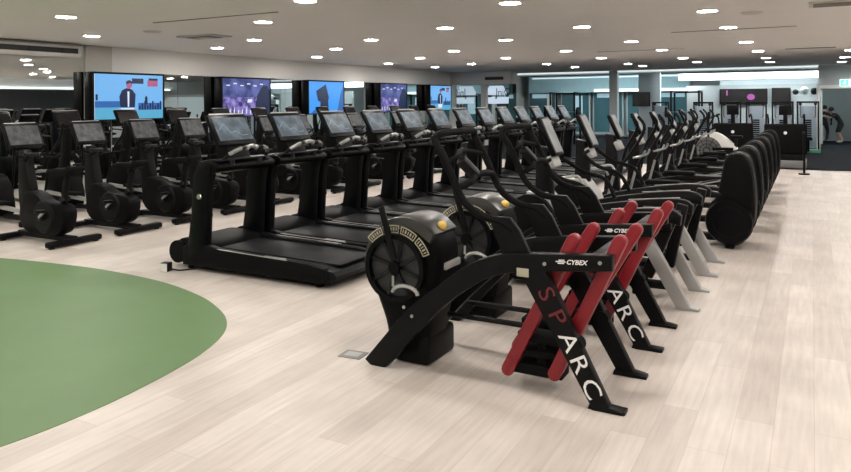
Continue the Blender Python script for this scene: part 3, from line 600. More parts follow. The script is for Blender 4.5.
def stride_trainer(loc, label):
    t = thing('stride_trainer', label, 'stride trainer', loc, 0, 'fan driven stride trainers')
    fan_unit(t)
    prof = loc_prof(smooth2d(beam_top, 3, False) + smooth2d(beam_bot, 3, False))
    for sy in (-1, 1):
        yo, yi = sy*0.335, sy*0.265
        b = MB(); b.prism(prof, yo, yi, 0.010); bm_ = b.build('side_beam', 'black', t)
        yy = yo+sy*0.002
        if sy < 0:
            b = MB(); w0 = -1.245
            text_into(b, 'CYBEX', 0.037, lambda x, y: (w0-RX+x*1.05+y*0.25, yy, 0.812+x*0.06+y*1.0), 0.001)
            for k, (xa, xb) in enumerate(((-0.05, -0.012), (-0.062, -0.004), (-0.045, -0.010))):
                b.bar((w0-RX+xa, yy, 0.813+0.009*k), (w0-RX+xb, yy, 0.815+0.009*k), 0.002, 0.006)
            b.build('maker_lettering', 'whiteletter', bm_)
            b = MB(); b.tube([(-2.318-RX+0.095*math.cos(a_), yo-0.006, 0.505+0.055*math.sin(a_)) for a_ in [math.radians(5+17*k_) for k_ in range(11)]], 0.013, 8, 2); b.build('pivot_arc', 'silver', bm_)
            b = MB(); b.box((-1.51-RX, yo-0.003, 0.735), (0.075, 0.006, 0.05), 0.002); b.build('warning_sticker', 'cream', bm_)
        for x, z in ((-1.375, 0.80), (-1.05, 0.838), (-2.33, 0.42), (-2.27, 0.37)):
            b = MB(); b.cyl((x-RX, yo, z), (x-RX, yo+sy*0.006, z), 0.011, n=10); b.build('bolt', 'silver', bm_)
        # rear leg with its lettering
        b = MB(); b.prism(loc_prof([(-1.56, 0.78), (-1.39, 0.79), (-1.005, 0.03), (-0.94, 0.02), (-0.925, 0.0), (-1.105, 0.0), (-1.115, 0.03)]), yo, yi, 0.006); lg = b.build('rear_leg', 'black', t)
        b = MB(); b.prism(loc_prof([(-1.13, 0.0), (-0.92, 0.0), (-0.92, 0.018), (-1.12, 0.03)]), yo-sy*0.01, yi-sy*0.02, 0.004); b.build('foot_plate', 'black', lg)
        if sy < 0:
            d = Vector((-1.058+1.46, 0, 0.03-0.76)).normalized(); u = Vector((-d.z, 0, d.x))
            start = Vector((-1.418-RX, yo-0.003, 0.675)) - u*0.022 + d*0.03
            pos = 0.0
            for grp, m in (('SP', 'redletter'), ('ARC', 'whiteletter')):
                b = MB()
                for chh in grp:
                    w = text_into(b, chh, 0.142, lambda x, y: start + d*(pos+x*1.18) + u*(y*1.0-pos*0.028), 0.0)
                    pos += 0.137
                b.build('lettering', m, lg)
        # red links (front and rear) with the hanging step between them
        ph = 0.0 if sy < 0 else -0.10
        yl0, yl1 = sy*0.245, sy*0.175
        lk = []
        for (ax, az), (bx, bz) in (((-0.965, 0.945), (-1.357, 0.12)), ((-1.235, 0.93), (-1.655, 0.10))):
            ax, bx = ax-RX, bx-RX+ph; dd = Vector((bx-ax, bz-az)).normalized(); nn = Vector((-dd.y, dd.x))*0.039
            A, B_ = Vector((ax, az)), Vector((bx, bz)); P = []
            for k in range(7): a = PI*k/6; P.append(A + nn*math.cos(a) - dd*0.039*math.sin(a))
            for k in range(7): a = PI*k/6; P.append(B_ - nn*math.cos(a) + dd*0.039*math.sin(a))
            b = MB(); b.prism([(p.x, p.y) for p in P], yl0, yl1, 0.012); l_ = b.build('pedal_link', 'red', t); lk.append(l_)
        x0, x1 = -1.66-RX+ph, -1.33-RX+ph
        b = MB()
        for z, h in ((0.10, 0.07), (0.20, 0.045), (0.29, 0.05)):
            b.box(((x0+x1)/2-0.01+z*0.3, sy*0.15, z+0.02), (0.33, 0.15, h), 0.012)
        b.box(((x0+x1)/2+0.05, sy*0.15, 0.2), (0.06, 0.10, 0.24), 0.01); b.build('step', 'rubber', t)
        # pivot knob between leg and link
        b = MB(); b.cyl((-1.20-RX, sy*0.25, 0.345), (-1.20-RX, sy*0.33, 0.345), 0.045, n=16); b.build('bumper', 'rubber', t)
        b = MB(); b.cyl((-1.38-RX, sy*0.25, 0.55), (-1.38-RX, sy*0.33, 0.55), 0.035, n=16); b.build('bumper', 'rubber', t)
        # connecting rod to the fan
        b = MB(); b.tube([(-1.55-RX+ph, sy*0.15, 0.36), (-2.1-RX, sy*0.15, 0.36)], 0.018, sub=1); b.build('drive_rod', 'black', t)
        # hand rail and its post plate
        ry = sy*0.30
        b = MB(); b.tube([(-1.58-RX, ry, 0.97), (-1.66-RX, ry, 1.02), (-1.80-RX, ry, 1.05), (-1.92-RX, ry, 1.14), (-2.0-RX, ry, 1.30), (-2.06-RX, ry, 1.42), (-2.11-RX, ry, 1.50), (-2.10-RX, sy*0.25, 1.545), (-2.08-RX, 0, 1.55)], 0.024, 10, 5); b.build('hand_rail', 'rubber', t)
        b = MB(); b.prism(loc_prof([(-1.74, 1.05), (-1.60, 1.05), (-1.54, 0.98), (-1.46, 0.82), (-1.64, 0.80)]), ry-0.018, ry+0.018, 0.006); b.build('rail_post', 'black', t)
    b = MB(); b.tube([(-1.97-RX, -0.30, 1.20), (-1.90-RX, -0.22, 1.24), (-1.93-RX, -0.08, 1.27), (-1.93-RX, 0.1, 1.27), (-1.97-RX, 0.30, 1.24)], 0.022, 10); b.build('lower_handle', 'rubber', t)
    b = MB(); b.tube([(-2.06-RX, -0.30, 1.35), (-1.99-RX, -0.22, 1.40), (-2.08-RX, 0.02, 1.42), (-2.05-RX, 0.30, 1.38)], 0.018, 10); b.build('upper_handle', 'rubber', t)
    b = MB(); b.bar((-1.98-RX, -0.2, 1.38), (-1.93-RX, -0.08, 1.27), 0.055, 0.07, 0.012); b.build('display_pod', 'darkgrey', t)
    b = MB(); b.box((-1.10-RX, 0, 0.83), (0.07, 0.56, 0.06), 0.01); b.build('cross_member', 'black', t)
    return t
st = stride_trainer((RX, 4.275, 0), 'nearest black stride trainer with red pedal links and white lettering on its leg')
dup(st, (RX, 5.385, 0), 'second black stride trainer with red pedal links, right behind the nearest one')

# ------------------------------------------------------------------ silver legged arc trainers
def console_mast(t, x=-0.52, silver=True, sz=1.0):
    b = MB(); b.prism([(x-0.16, 0.10), (x+0.10, 0.10), (x+0.06, 0.7), (x+0.02, 1.30), (x-0.10, 1.32), (x-0.12, 0.7)], -0.07, 0.07, 0.02); b.build('mast', 'black', t)
    R = Matrix.Rotation(-0.42, 3, 'Y')
    b = MB(); b.box((x+0.02, 0, 1.41), (0.05, 0.27, 0.40*sz), 0.015, R); con = b.build('console', 'gloss', t)
    b = MB(); b.box((x+0.047, 0, 1.42), (0.006, 0.21, 0.34*sz), 0, R); b.build('display', 'scr_pale', con)
    b = MB(); b.box((x+0.06, 0.0, 1.17), (0.06, 0.22, 0.12), 0.015, R); b.build('key_pad', 'silverpaint', con)
    return con
def arc_trainer(loc, label):
    t = thing('arc_trainer', label, 'arc trainer', loc, 0, 'silver legged arc trainers')
    # local x = world x + 1.7
    b = MB(); b.prism(smooth2d([(-0.95, 0.10), (-0.98, 0.40), (-0.90, 0.70), (-0.72, 0.86), (-0.50, 0.80), (-0.36, 0.50), (-0.34, 0.08), (-0.90, 0.05)], 3), -0.2, 0.2, 0.05); hs = b.build('front_housing', 'plastic', t)
    b = MB(); b.prism([(-0.72, 0.88), (-0.52, 0.88), (-0.40, 0.74), (-0.34, 0.56), (-0.37, 0.55), (-0.45, 0.71), (-0.56, 0.83), (-0.70, 0.83)], -0.13, 0.13, 0.012); b.build('silver_cover', 'silverpaint', hs)
    console_mast(t, -0.54)
    for sy in (-1, 1):
        yo, yi = sy*0.37, sy*0.29
        P = smooth2d([(-0.85, 0.35), (-0.62, 0.56), (-0.30, 0.70), (0.10, 0.78), (0.45, 0.83), (0.66, 0.83), (0.74, 0.78)], 3, False) + smooth2d([(0.73, 0.70), (0.55, 0.72), (0.2, 0.67), (-0.25, 0.58), (-0.55, 0.44), (-0.80, 0.24)], 3, False)
        b = MB(); b.prism(P, yo, yi, 0.015); bm_ = b.build('side_beam', 'black', t)
        b = MB(); b.bar((0.15, (yo+yi)/2, 0.80), (0.62, (yo+yi)/2, 0.845), 0.03, 0.006); b.build('silver_strip', 'silverpaint', bm_)
        b = MB(); b.prism([(0.28, 0.76), (0.40, 0.76), (0.80, 0.03), (0.87, 0.02), (0.875, 0.0), (0.69, 0.0), (0.68, 0.03)], yo, yi, 0.006); b.build('rear_leg', 'silverpaint', t)
        b = MB(); b.bar((-0.80, sy*0.33, 0.34), (-0.98, sy*0.36, 0.03), 0.08, 0.08, 0.01); b.build('front_leg', 'silverpaint', t)
        b = MB(); b.bar((0.66, sy*0.23, 0.80), (0.48+0.05*sy, sy*0.23, 0.22), 0.07, 0.10, 0.015); b.build('pedal_link', 'black', t)
        b = MB(); b.bar((0.22, sy*0.23, 0.76), (0.10+0.05*sy, sy*0.23, 0.22), 0.06, 0.08, 0.015); b.build('pedal_link', 'black', t)
        b = MB(); b.box((0.28+0.05*sy, sy*0.18, 0.23), (0.42, 0.18, 0.09), 0.02); b.build('pedal', 'rubber', t)
        b = MB(); b.tube([(0.02, sy*0.33, 0.80), (-0.08, sy*0.36, 0.98), (-0.30, sy*0.36, 1.05), (-0.46, sy*0.30, 1.16), (-0.46, sy*0.18, 1.20)], 0.020, 10); b.build('hand_rail', 'rubber', t)
        b = MB(); b.tube([(-0.45, sy*0.10, 1.0), (-0.30, sy*0.16, 1.02), (-0.25, sy*0.16, 0.94)], 0.014, 8); b.build('inner_grip', 'silver', t)
    b = MB(); b.bar((-0.5, 0, 0.10), (0.6, 0, 0.10), 0.10, 0.06, 0.01); b.build('floor_beam', 'black', t)
    b = MB(); b.cyl((0.3, 0.0, 0.0), (0.3, 0.0, 0.10), 0.05, n=12); b.build('foot', 'rubber', t)
    b = MB(); b.box((0.60, 0, 0.70), (0.10, 0.66, 0.10), 0.01); b.build('cross_member', 'black', t)
    return t
at = arc_trainer((-1.7, 6.54, 0), 'nearest arc trainer on silver legs, next to the red linked trainers')
dup(at, (-1.7, 7.83, 0), 'second arc trainer on silver legs, in front of the black shrouded ellipticals')

# ------------------------------------------------------------------ ellipticals with tall black rear shrouds
def elliptical(loc, label):
    t = thing('elliptical_trainer', label, 'elliptical trainer', loc, 0, 'black shrouded ellipticals')
    # local x = world x + 1.7, near face at y = -0.33
    b = MB(); b.prism(smooth2d([(0.60, 0.31), (0.63, 0.52), (0.70, 0.60), (0.755, 0.85), (0.80, 1.06), (0.90, 1.12), (1.01, 1.09), (1.075, 0.95), (1.11, 0.60), (1.09, 0.28), (0.98, 0.08), (0.80, 0.04), (0.66, 0.14)], 3), -0.30, 0.30, 0.05, 3); sh = b.build('rear_shroud', 'plastic', t)
    for sy in (-1, 1):
        b = MB(); b.cyl((0.84, sy*0.29, 0.32), (0.84, sy*0.335, 0.32), 0.265, 0.25, n=36); dc = b.build('drive_cover', 'gloss', sh)
        b = MB(); b.ring((0.84, sy*0.335, 0.32), 0.17, 0.18, -0.004, 0.004, 32); b.build('cover_seam', 'black', dc)
        pts = [(0.765, sy*0.262, 0.88), (0.815, sy*0.262, 1.075), (0.90, sy*0.262, 1.13), (1.015, sy*0.262, 1.10), (1.085, sy*0.262, 0.95), (1.118, sy*0.262, 0.60), (1.098, sy*0.262, 0.28)]
        b = MB(); b.tube(pts, 0.006, 6, 4); b.build('edge_trim', 'darkgrey', sh)
        k = sy*0.10
        b = MB(); b.prism(smooth2d([(-0.62, 0.40+k), (-0.3, 0.50+k), (0.1, 0.60+k*0.6), (0.50, 0.66), (0.74, 0.66), (0.76, 0.60), (0.50, 0.58), (0.1, 0.52+k*0.6), (-0.3, 0.43+k), (-0.62, 0.33+k)], 3), sy*0.30, sy*0.20, 0.015); r = b.build('pedal_rail', 'black', t)
        b = MB(); b.bar((0.10, sy*0.31, 0.60+k*0.6), (0.64, sy*0.31, 0.667), 0.012, 0.018); b.build('silver_strip', 'silverpaint', r)
        b = MB(); b.box((0.0, sy*0.25, 0.63+k*0.6), (0.42, 0.16, 0.06), 0.02); b.build('footplate', 'rubber', r)
        b = MB(); b.tube([(-0.64, sy*0.28, 0.36+k), (-0.52-k*0.3, sy*0.29, 0.80), (-0.38-k, sy*0.29, 1.10), (-0.22-k, sy*0.28, 1.40), (-0.30-k, sy*0.25, 1.55)], 0.020, 8); a = b.build('swing_arm', 'black', t)
        b = MB(); b.tube([(-0.60-k*0.1, sy*0.30, 0.52+k*0.5), (-0.53-k*0.3, sy*0.308, 0.80)], 0.018, 8, 1); b.build('silver_sleeve', 'silver', a)
        b = MB(); b.tube([(-0.30, sy*0.10, 1.02), (-0.18, sy*0.14, 1.05), (-0.14, sy*0.14, 1.12)], 0.014, 8); b.build('pulse_grip', 'silver', t)
    b = MB(); b.box((0.84, -0.2, 0.03), (0.10, 0.12, 0.06), 0.01); b.box((0.84, 0.2, 0.03), (0.10, 0.12, 0.06), 0.01); b.build('foot', 'rubber', t)
    b = MB(); b.bar((-0.66, 0, 0.09), (0.70, 0, 0.09), 0.14, 0.08, 0.015); b.build('floor_beam', 'black', t)
    b = MB(); b.box((-0.68, 0, 0.045), (0.12, 0.62, 0.09), 0.02); b.build('front_foot', 'rubber', t)
    b = MB(); b.prism(smooth2d([(-0.80, 0.10), (-0.78, 0.45), (-0.60, 0.62), (-0.44, 0.5), (-0.40, 0.10)], 3), -0.13, 0.13, 0.04); b.build('front_cover', 'plastic', t)
    console_mast(t, -0.56, sz=0.85)
    return t
ep = elliptical((-1.7, 9.23, 0), 'nearest elliptical with a tall black rounded shroud, next to the silver legs')
for i in range(1, 6):
    dup(ep, (-1.7, 9.23+1.30*i+0.02*i*i, 0), '%s elliptical with a tall black shroud, counting back along the walkway' % (ORD[i] if i < 5 else 'farthest'))

# ------------------------------------------------------------------ white fan bike behind the ellipticals
fb = thing('fan_bike', 'white housed fan bike with a round caged wheel behind the ellipticals', 'exercise bike', (-2.15, 17.6, 0))
b = MB(); b.prism(smooth2d([(-0.30, 0.75), (-0.12, 0.95), (0.2, 1.0), (0.5, 0.80), (0.75, 0.50), (0.80, 0.30), (0.55, 0.26), (0.3, 0.3), (0.0, 0.35)], 3), -0.05, 0.18, 0.04); b.build('white_housing', 'ac', fb)
b = MB(); [b.ring((0, -0.12, 0.58), r-0.012, r, -0.012, 0.012, 36) for r in (0.32, 0.24, 0.16, 0.08)]
for k in range(12): a = PI*k/6; b.tube([(0.05*math.cos(a), -0.14, 0.58+0.05*math.sin(a)), (0.31*math.cos(a), -0.13, 0.58+0.31*math.sin(a))], 0.006, 6, 1)
b.build('fan_cage', 'black', fb)
b = MB(); b.cyl((0, -0.10, 0.58), (0, -0.04, 0.58), 0.30, n=32); b.build('fan', 'greybase', fb)
b = MB(); b.bar((0.04, -0.02, 0.3), (0.02, -0.02, 1.32), 0.06, 0.07, 0.01); b.build('mast', 'black', fb)
b = MB(); b.tube([(0.04, -0.25, 1.35), (0.0, -0.1, 1.3), (0.0, 0.1, 1.3), (0.25, 0.25, 1.42)], 0.02); b.tube([(0.02, -0.2, 1.02), (0.15, -0.25, 1.1), (0.32, -0.22, 1.18)], 0.018); b.build('handlebar', 'rubber', fb)
b = MB(); b.box((0.05, -0.02, 1.40), (0.05, 0.22, 0.16), 0.01); b.build('console', 'gloss', fb)
b = MB(); b.bar((0.55, 0, 0.1), (0.62, 0, 0.85), 0.05, 0.06, 0.008); b.build('seat_post', 'black', fb)
b = MB(); b.box((0.62, 0, 0.9), (0.28, 0.22, 0.07), 0.03); b.build('saddle', 'rubber', fb)
b = MB(); b.bar((-0.3, 0, 0.12), (0.9, 0, 0.12), 0.08, 0.08, 0.01); b.box((-0.3, 0, 0.05), (0.1, 0.5, 0.1), 0.02); b.box((0.9, 0, 0.05), (0.1, 0.5, 0.1), 0.02); b.bar((0.0, 0, 0.12), (0.0, 0, 0.4), 0.08, 0.08, 0.01); b.build('base_frame', 'black', fb)

# ------------------------------------------------------------------ stair machines with square black backs at the carpet edge
def stair_machine(loc, label):
    t = thing('stair_machine', label, 'stair machine', loc, 0, 'square backed stair machines')
    b = MB(); b.box((0, 0.0, 0.74), (0.98, 0.14, 0.78), 0.05, None, 3); bp = b.build('back_shroud', 'plastic', t)
    b = MB(); b.cyl((0.0, -0.075, 0.90), (0.0, -0.08, 0.90), 0.04, n=18); b.build('round_emblem', 'whiteletter', bp)
    b = MB(); b.box((0, 0.45, 0.10), (0.95, 1.1, 0.20), 0.03); b.build('base', 'greybase', t)
    b = MB(); b.box((0, 0.02, 0.28), (0.90, 0.12, 0.20), 0.02); b.build('lower_panel', 'black', t)
    for k in range(4):
        b = MB(); b.box((0, 0.20+0.2*k, 0.24+0.17*(3-k)), (0.56, 0.2, 0.05), 0.01); b.build('step', 'rubber', t)
    for sx in (-1, 1):
        b = MB(); b.box((sx*0.38, 0.45, 0.45), (0.10, 0.9, 0.55), 0.03); b.build('side_panel', 'plastic', t)
        b = MB(); b.tube([(sx*0.42, 0.9, 0.3), (sx*0.42, 0.75, 1.05), (sx*0.42, 0.3, 1.35), (sx*0.40, 0.0, 1.30)], 0.022); b.build('hand_rail', 'rubber', t)
    b = MB(); b.bar((0, 0.05, 1.05), (0, 0.0, 1.40), 0.10, 0.10, 0.02); b.build('mast', 'black', t)
    b = MB(); b.box((0, -0.02, 1.48), (0.30, 0.06, 0.26), 0.02); b.build('console', 'gloss', t)
    return t
sm = stair_machine((-0.60, 20.2, 0), 'right hand square black stair machine back at the edge of the dark carpet')
dup(sm, (-1.86, 20.5, 0), 'left hand square black stair machine back, above the row of shrouds')
rp = thing('barrier_post', 'slim dark barrier post at the edge of the carpet', 'post', (-0.17, 18.6, 0))
b = MB(); b.cyl((0, 0, 0), (0, 0, 0.03), 0.12, n=18); b.build('base', 'black', rp)
b = MB(); b.cyl((0, 0, 0.03), (0, 0, 0.95), 0.025, n=12); b.build('pole', 'black', rp)
b = MB(); b.ball((0, 0, 0.97), 0.04); b.build('cap', 'darkgrey', rp)

# ------------------------------------------------------------------ cable towers at the far end
def cable_tower(loc, label, base='black'):
    t = thing('cable_machine', label, 'cable machine', loc, 0, 'cable machines at the far end')
    for sx in (-1, 1):
        b = MB(); b.box((sx*0.30, 0, 0.82), (0.05, 0.07, 1.64), 0.01); b.build('post', 'black', t)
        b = MB(); b.cyl((sx*0.22, -0.05, 1.60), (sx*0.22, 0.05, 1.60), 0.05, n=14); b.build('pulley', 'darkgrey', t)
        b = MB(); b.tube([(sx*0.22, -0.12, 1.58), (sx*0.22, -0.2, 1.2), (sx*0.18, -0.22, 1.15)], 0.012, 6, 1); b.build('cable', 'black', t)
    b = MB(); b.box((0, 0.02, 0.84), (0.50, 0.10, 1.38), 0.02); sh = b.build('stack_shroud', 'bluegrey', t)
    b = MB(); [b.box((0, -0.034, 0.5+0.07*k), (0.2, 0.012, 0.05), 0.003) for k in range(9)]; b.build('weight_plates', 'black', sh)
    b = MB(); b.box((-0.17, -0.034, 1.05), (0.02, 0.01, 0.8)); b.box((0.17, -0.034, 1.05), (0.02, 0.01, 0.8)); b.build('guide_rod', 'silver', sh)
    b = MB(); b.box((0, 0, 1.66), (0.66, 0.10, 0.06), 0.01); b.build('top_beam', 'black', t)
    b = MB(); b.box((0, 0.0, 0.05), (0.72, 0.5, 0.10), 0.015); b.build('base', base, t)
    b = MB(); b.box((0, -0.34, 0.46), (0.26, 0.34, 0.08), 0.02); b.box((0, -0.34, 0.25), (0.08, 0.08, 0.4), 0.01); b.build('seat', 'rubber', t)
    return t
cb = cable_tower((-3.3, 26.0, 0), 'pale blue cable machine farthest left, behind the fan bike')
for x, y, l in [(-2.45, 26.4, 'pale blue cable machine just left of the two stair machines'), (-1.65, 26.2, 'pale blue cable machine directly over the left stair machine'), (-0.85, 26.0, 'pale blue cable machine directly over the right stair machine'), (-5.3, 29.2, 'pale cable machine beside the grey pillar at the far left')]:
    dup(cb, (x, y, 0), l)
c2 = cable_tower((-0.12, 26.4, 0), 'pale blue cable machine with a green base beside the white door post', 'greenpaint')
# dumbbell shelf unit on top right of towers: medicine balls on a rack
rk = thing('ball_rack', 'high shelf above the weights by the white door post', 'shelf', (-0.2, 29.4, 0))
for sx in (-1, 1):
    b = MB(); b.box((sx*0.45, 0, 0.955), (0.05, 0.3, 1.91), 0.005); b.build('side_frame', 'grey', rk)
for z in (0.4, 1.1, 1.9):
    b = MB(); b.box((0, 0, z), (0.9, 0.32, 0.04), 0.005); b.build('shelf', 'grey', rk)
for i, (dx, r) in enumerate([(-0.33, 0.11), (-0.04, 0.15), (0.27, 0.13)]):
    b = MB(); b.ball((0, 0, 0), r); o = b.build('exercise_ball', ['darkgrey', 'grey', 'black'][i], loc=(-0.2+dx, 29.4, 1.92+r)); tag(o, ['small dark ball at the left end of the high shelf', 'large grey ball in the middle of the high shelf', 'black ball at the right end of the high shelf'][i], 'ball', 'balls on the high shelf')
# black televisions on the far wall
def dark_tv(x, y, z, w, h, label, glow=False):
    t = thing('television', label, 'television', (x, y, z), 0)
    b = MB(); b.box((0, 0, 0), (w, 0.08, h), 0.01); b.build('housing', 'black', t)
    b = MB(); b.box((0, -0.043, 0.0), (w-0.06, 0.006, h-0.06)); s_ = b.build('screen', 'tv_off', t)
    if glow:
        b = MB(); b.poly([(0.28+0.14*math.cos(a), -0.047, -0.02+0.12*math.sin(a)) for a in [2*PI*k/14 for k in range(14)]]); b.poly([(-0.62, -0.047, 0.05), (-0.57, -0.047, 0.05), (-0.57, -0.047, 0.25), (-0.62, -0.047, 0.25)]); b.build('picture_glow', 'magenta', s_)
    b = MB(); b.box((0, 0.085, 0), (0.3, 0.10, 0.2)); b.build('bracket', 'black', t)
dark_tv(-2.40, 30.72, 1.88, 1.75, 0.62, 'wide dark screen with a small magenta glow on the far wall', True)
dark_tv(-1.05, 30.72, 1.88, 0.66, 0.66, 'small switched off screen to the right of the wide dark screen')
dark_tv(-6.3, 30.4, 1.8, 0.72, 0.60, 'dark purple lit screen between the far pillars')
# bright squares seen between machines on the far left: free weights frame
for x, y, l in [(-8.9, 28.2, 'dark tall strength frame left of the far pillar'), (-4.2, 28.4, 'dark tall strength frame right of the far pillar')]:
    t = thing('strength_frame', l, 'strength machine', (x, y, 0), 0, 'tall strength frames')
    for sx in (-1, 1):
        for sy in (-1, 1):
            b = MB(); b.box((sx*0.5, sy*0.4, 1.05), (0.07, 0.07, 2.1), 0.008); b.build('post', 'black', t)
        b = MB(); b.box((sx*0.5, 0, 2.08), (0.07, 0.86, 0.07), 0.008); b.build('top_rail', 'black', t)
    b = MB(); b.box((0, 0.4, 2.06), (1.0, 0.07, 0.07), 0.008); b.build('cross_bar', 'black', t)
    b = MB(); b.tube([(-0.8, -0.45, 1.3), (0.8, -0.45, 1.3)], 0.016, 8, 1); bb = b.build('barbell', 'chrome', t)
    for sx in (-1, 1):
        b = MB(); b.cyl((sx*0.62, -0.45, 1.3), (sx*0.70, -0.45, 1.3), 0.2, n=20); b.build('weight_plate', 'black', bb)

# ------------------------------------------------------------------ small floor items
cbx = thing('floor_box', 'small pale and brown cube on the floor by the nearest treadmill', 'box', (-5.94, 5.16, 0), 0.25)
b = MB(); b.box((0, 0, 0.045), (0.09, 0.09, 0.09), 0.004); b.build('body', 'darkgrey', cbx)
b = MB(); b.box((0, -0.047, 0.045), (0.085, 0.006, 0.085), 0.002); b.build('pale_front', 'ac', cbx)
b = MB(); b.tube([(0.05, 0, 0.03), (0.14, 0.02, 0.012), (0.24, 0.10, 0.012), (0.33, 0.18, 0.04)], 0.008, 6); b.build('cable', 'darkgrey', cbx)
fs = thing('floor_socket', 'grey square floor socket cover in the planks beside the black foot', 'floor socket', (-2.80, 4.04, 0), 0.1)
b = MB(); b.box((0, 0, 0.003), (0.17, 0.14, 0.006), 0.002); b.build('cover', 'greybase', fs)
b = MB(); b.box((0, 0, 0.007), (0.11, 0.08, 0.003), 0.001); b.build('lid', 'silverpaint', fs)

# ------------------------------------------------------------------ two people bending in the far room
def person(loc, rz, joints, edges, rad, label, sk):
    me = bpy.data.meshes.new('person'); names = list(joints)
    me.from_pydata([joints[k] for k in names], [(names.index(a), names.index(b_)) for a, b_ in edges], [])
    o = bpy.data.objects.new('person', me); C.objects.link(o); o.location = loc; o.rotation_euler = (0, 0, rz)
    sm_ = o.modifiers.new('skin', 'SKIN'); sm_.use_smooth_shade = True
    for i, k in enumerate(names): me.skin_vertices[0].data[i].radius = rad[k]; me.skin_vertices[0].data[i].use_root = (i == 0)
    o.modifiers.new('sub', 'SUBSURF').levels = 1
    bpy.context.view_layer.update()
    dg = bpy.context.evaluated_depsgraph_get(); nm = bpy.data.meshes.new_from_object(o.evaluated_get(dg))
    o.modifiers.clear(); o.data = nm; nm.materials.clear()
    for m in ('cloth', 'skin', 'shoe'): nm.materials.append(M[m])
    for p in nm.polygons:
        p.material_index = sk(p.center); p.use_smooth = True
    tag(o, label, 'person')
    return o
def body(bend, arms):
    J = {'pelvis': (0, 0, 0.80)}
    R_ = {'pelvis': (0.13, 0.11)}
    E = []
    sp = Vector((0, 0, 0.80)); d = Vector((0, -math.sin(bend), math.cos(bend)))
    for k, l, r in (('waist', 0.14, (0.125, 0.10)), ('chest', 0.32, (0.15, 0.11)), ('neck', 0.47, (0.05, 0.05)), ('chin', 0.53, (0.055, 0.06)), ('head', 0.61, (0.085, 0.10)), ('crown', 0.69, (0.065, 0.075))):
        J[k] = tuple(sp+d*l); R_[k] = r
    E += [('pelvis', 'waist'), ('waist', 'chest'), ('chest', 'neck'), ('neck', 'chin'), ('chin', 'head'), ('head', 'crown')]
    for s_, n in ((-1, 'l'), (1, 'r')):
        c = sp+d*0.40
        J['sh'+n] = (s_*0.18, c.y, c.z); R_['sh'+n] = (0.055, 0.055)
        a1, a2 = arms[0], arms[1]
        J['el'+n] = (s_*0.24, c.y+a1[0], c.z+a1[1]); R_['el'+n] = (0.042, 0.042)
        J['wr'+n] = (s_*0.20, c.y+a2[0], c.z+a2[1]); R_['wr'+n] = (0.03, 0.03)
        J['ha'+n] = (s_*0.19, c.y+a2[0]*1.2, c.z+a2[1]*1.14); R_['ha'+n] = (0.04, 0.025)
        E += [('chest', 'sh'+n), ('sh'+n, 'el'+n), ('el'+n, 'wr'+n), ('wr'+n, 'ha'+n)]
        for fi, (dx, ln) in enumerate(((-0.028, 0.06), (-0.01, 0.075), (0.01, 0.07), (0.028, 0.055), (-0.045*s_, 0.03))):
            kf = 'f%d%s' % (fi, n); h = Vector(J['ha'+n]); J[kf] = (h.x+dx*1.2, h.y+0.01, h.z-ln); R_[kf] = (0.010, 0.010); E.append(('ha'+n, kf))
        J['hip'+n] = (s_*0.10, 0, 0.76); R_['hip'+n] = (0.095, 0.10)
        J['kn'+n] = (s_*0.13, -0.14, 0.43); R_['kn'+n] = (0.06, 0.065)
        J['an'+n] = (s_*0.13, 0.02, 0.09); R_['an'+n] = (0.038, 0.042)
        J['to'+n] = (s_*0.14, -0.15, 0.035); R_['to'+n] = (0.04, 0.032)
        E += [('pelvis', 'hip'+n), ('hip'+n, 'kn'+n), ('kn'+n, 'an'+n), ('an'+n, 'to'+n)]
    return J, E, R_
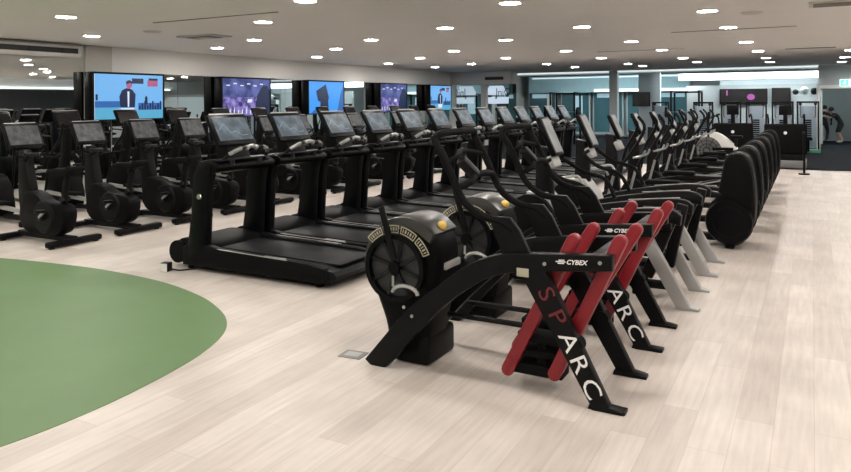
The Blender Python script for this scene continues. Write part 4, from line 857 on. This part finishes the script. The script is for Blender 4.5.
def head_bits(o, bend, hz):
    d = Vector((0, -math.sin(bend), math.cos(bend))); h = Vector((0, 0, 0.80))+d*0.61; f = Vector((0, -math.cos(bend), -math.sin(bend)))
    b = MB(); b.ball(h+d*0.045-f*0.025, 0.102, (0.92, 1.05, 1.0)); b.build('hair', 'hair', o)
    b = MB(); b.ball(h+f*0.105-d*0.02, 0.016); b.build('nose', 'skin', o)
    for s_ in (-1, 1):
        b = MB(); b.ball(h+f*0.088+Vector((s_*0.032, 0, 0)), 0.012); b.build('eye', 'darkwall', o)
    b = MB(); b.bar(h+f*0.092-d*0.06+Vector((-0.022, 0, 0)), h+f*0.092-d*0.06+Vector((0.022, 0, 0)), 0.008, 0.008); b.build('mouth', 'redletter', o)
J, E, R_ = body(0.45, ((-0.10, -0.24), (-0.26, -0.38)))
p1 = person((0.40, 33.6, 0), 2.9, J, E, R_, 'person all in black leaning forward beside the white door post', lambda c: 2 if c.z < 0.07 else (1 if (c.z > 1.24) else 0)); head_bits(p1, 0.45, 0)
J, E, R_ = body(0.62, ((-0.22, -0.12), (-0.42, -0.02)))
p2 = person((1.02, 32.5, 0), -1.35, J, E, R_, 'person in black with bare arms reaching out, second in the far room', lambda c: 2 if c.z < 0.07 else (1 if (c.z > 1.20 or c.y < -0.42 or (c.z < 0.42)) else 0)); head_bits(p2, 0.62, 0)

# ------------------------------------------------------------------ world, camera, view
w = bpy.data.worlds.new('world'); S.world = w; w.use_nodes = True
w.node_tree.nodes['Background'].inputs[0].default_value = (0.5, 0.55, 0.6, 1); w.node_tree.nodes['Background'].inputs[1].default_value = 0.3
f, HZ = 705.0, 102.0
cd = bpy.data.cameras.new('camera'); cam = bpy.data.objects.new('camera', cd); C.objects.link(cam)
cd.sensor_fit = 'HORIZONTAL'; cd.sensor_width = 36; cd.lens = f/851*36
cd.shift_y = -(236-HZ)/851; cd.clip_start = 0.05; cd.clip_end = 200
cam.location = (0, 0, 1.75)
th = math.atan(386.5/f)
cam.rotation_euler = (Matrix.Rotation(th, 4, 'Z') @ Matrix.Rotation(PI/2, 4, 'X') @ Matrix.Rotation(-0.007, 4, 'Z')).to_euler()
S.camera = cam
S.view_settings.view_transform = 'Standard'; S.view_settings.look = 'None'; S.view_settings.gamma = 1; S.view_settings.use_curve_mapping = False
S.view_settings.exposure = 0.0
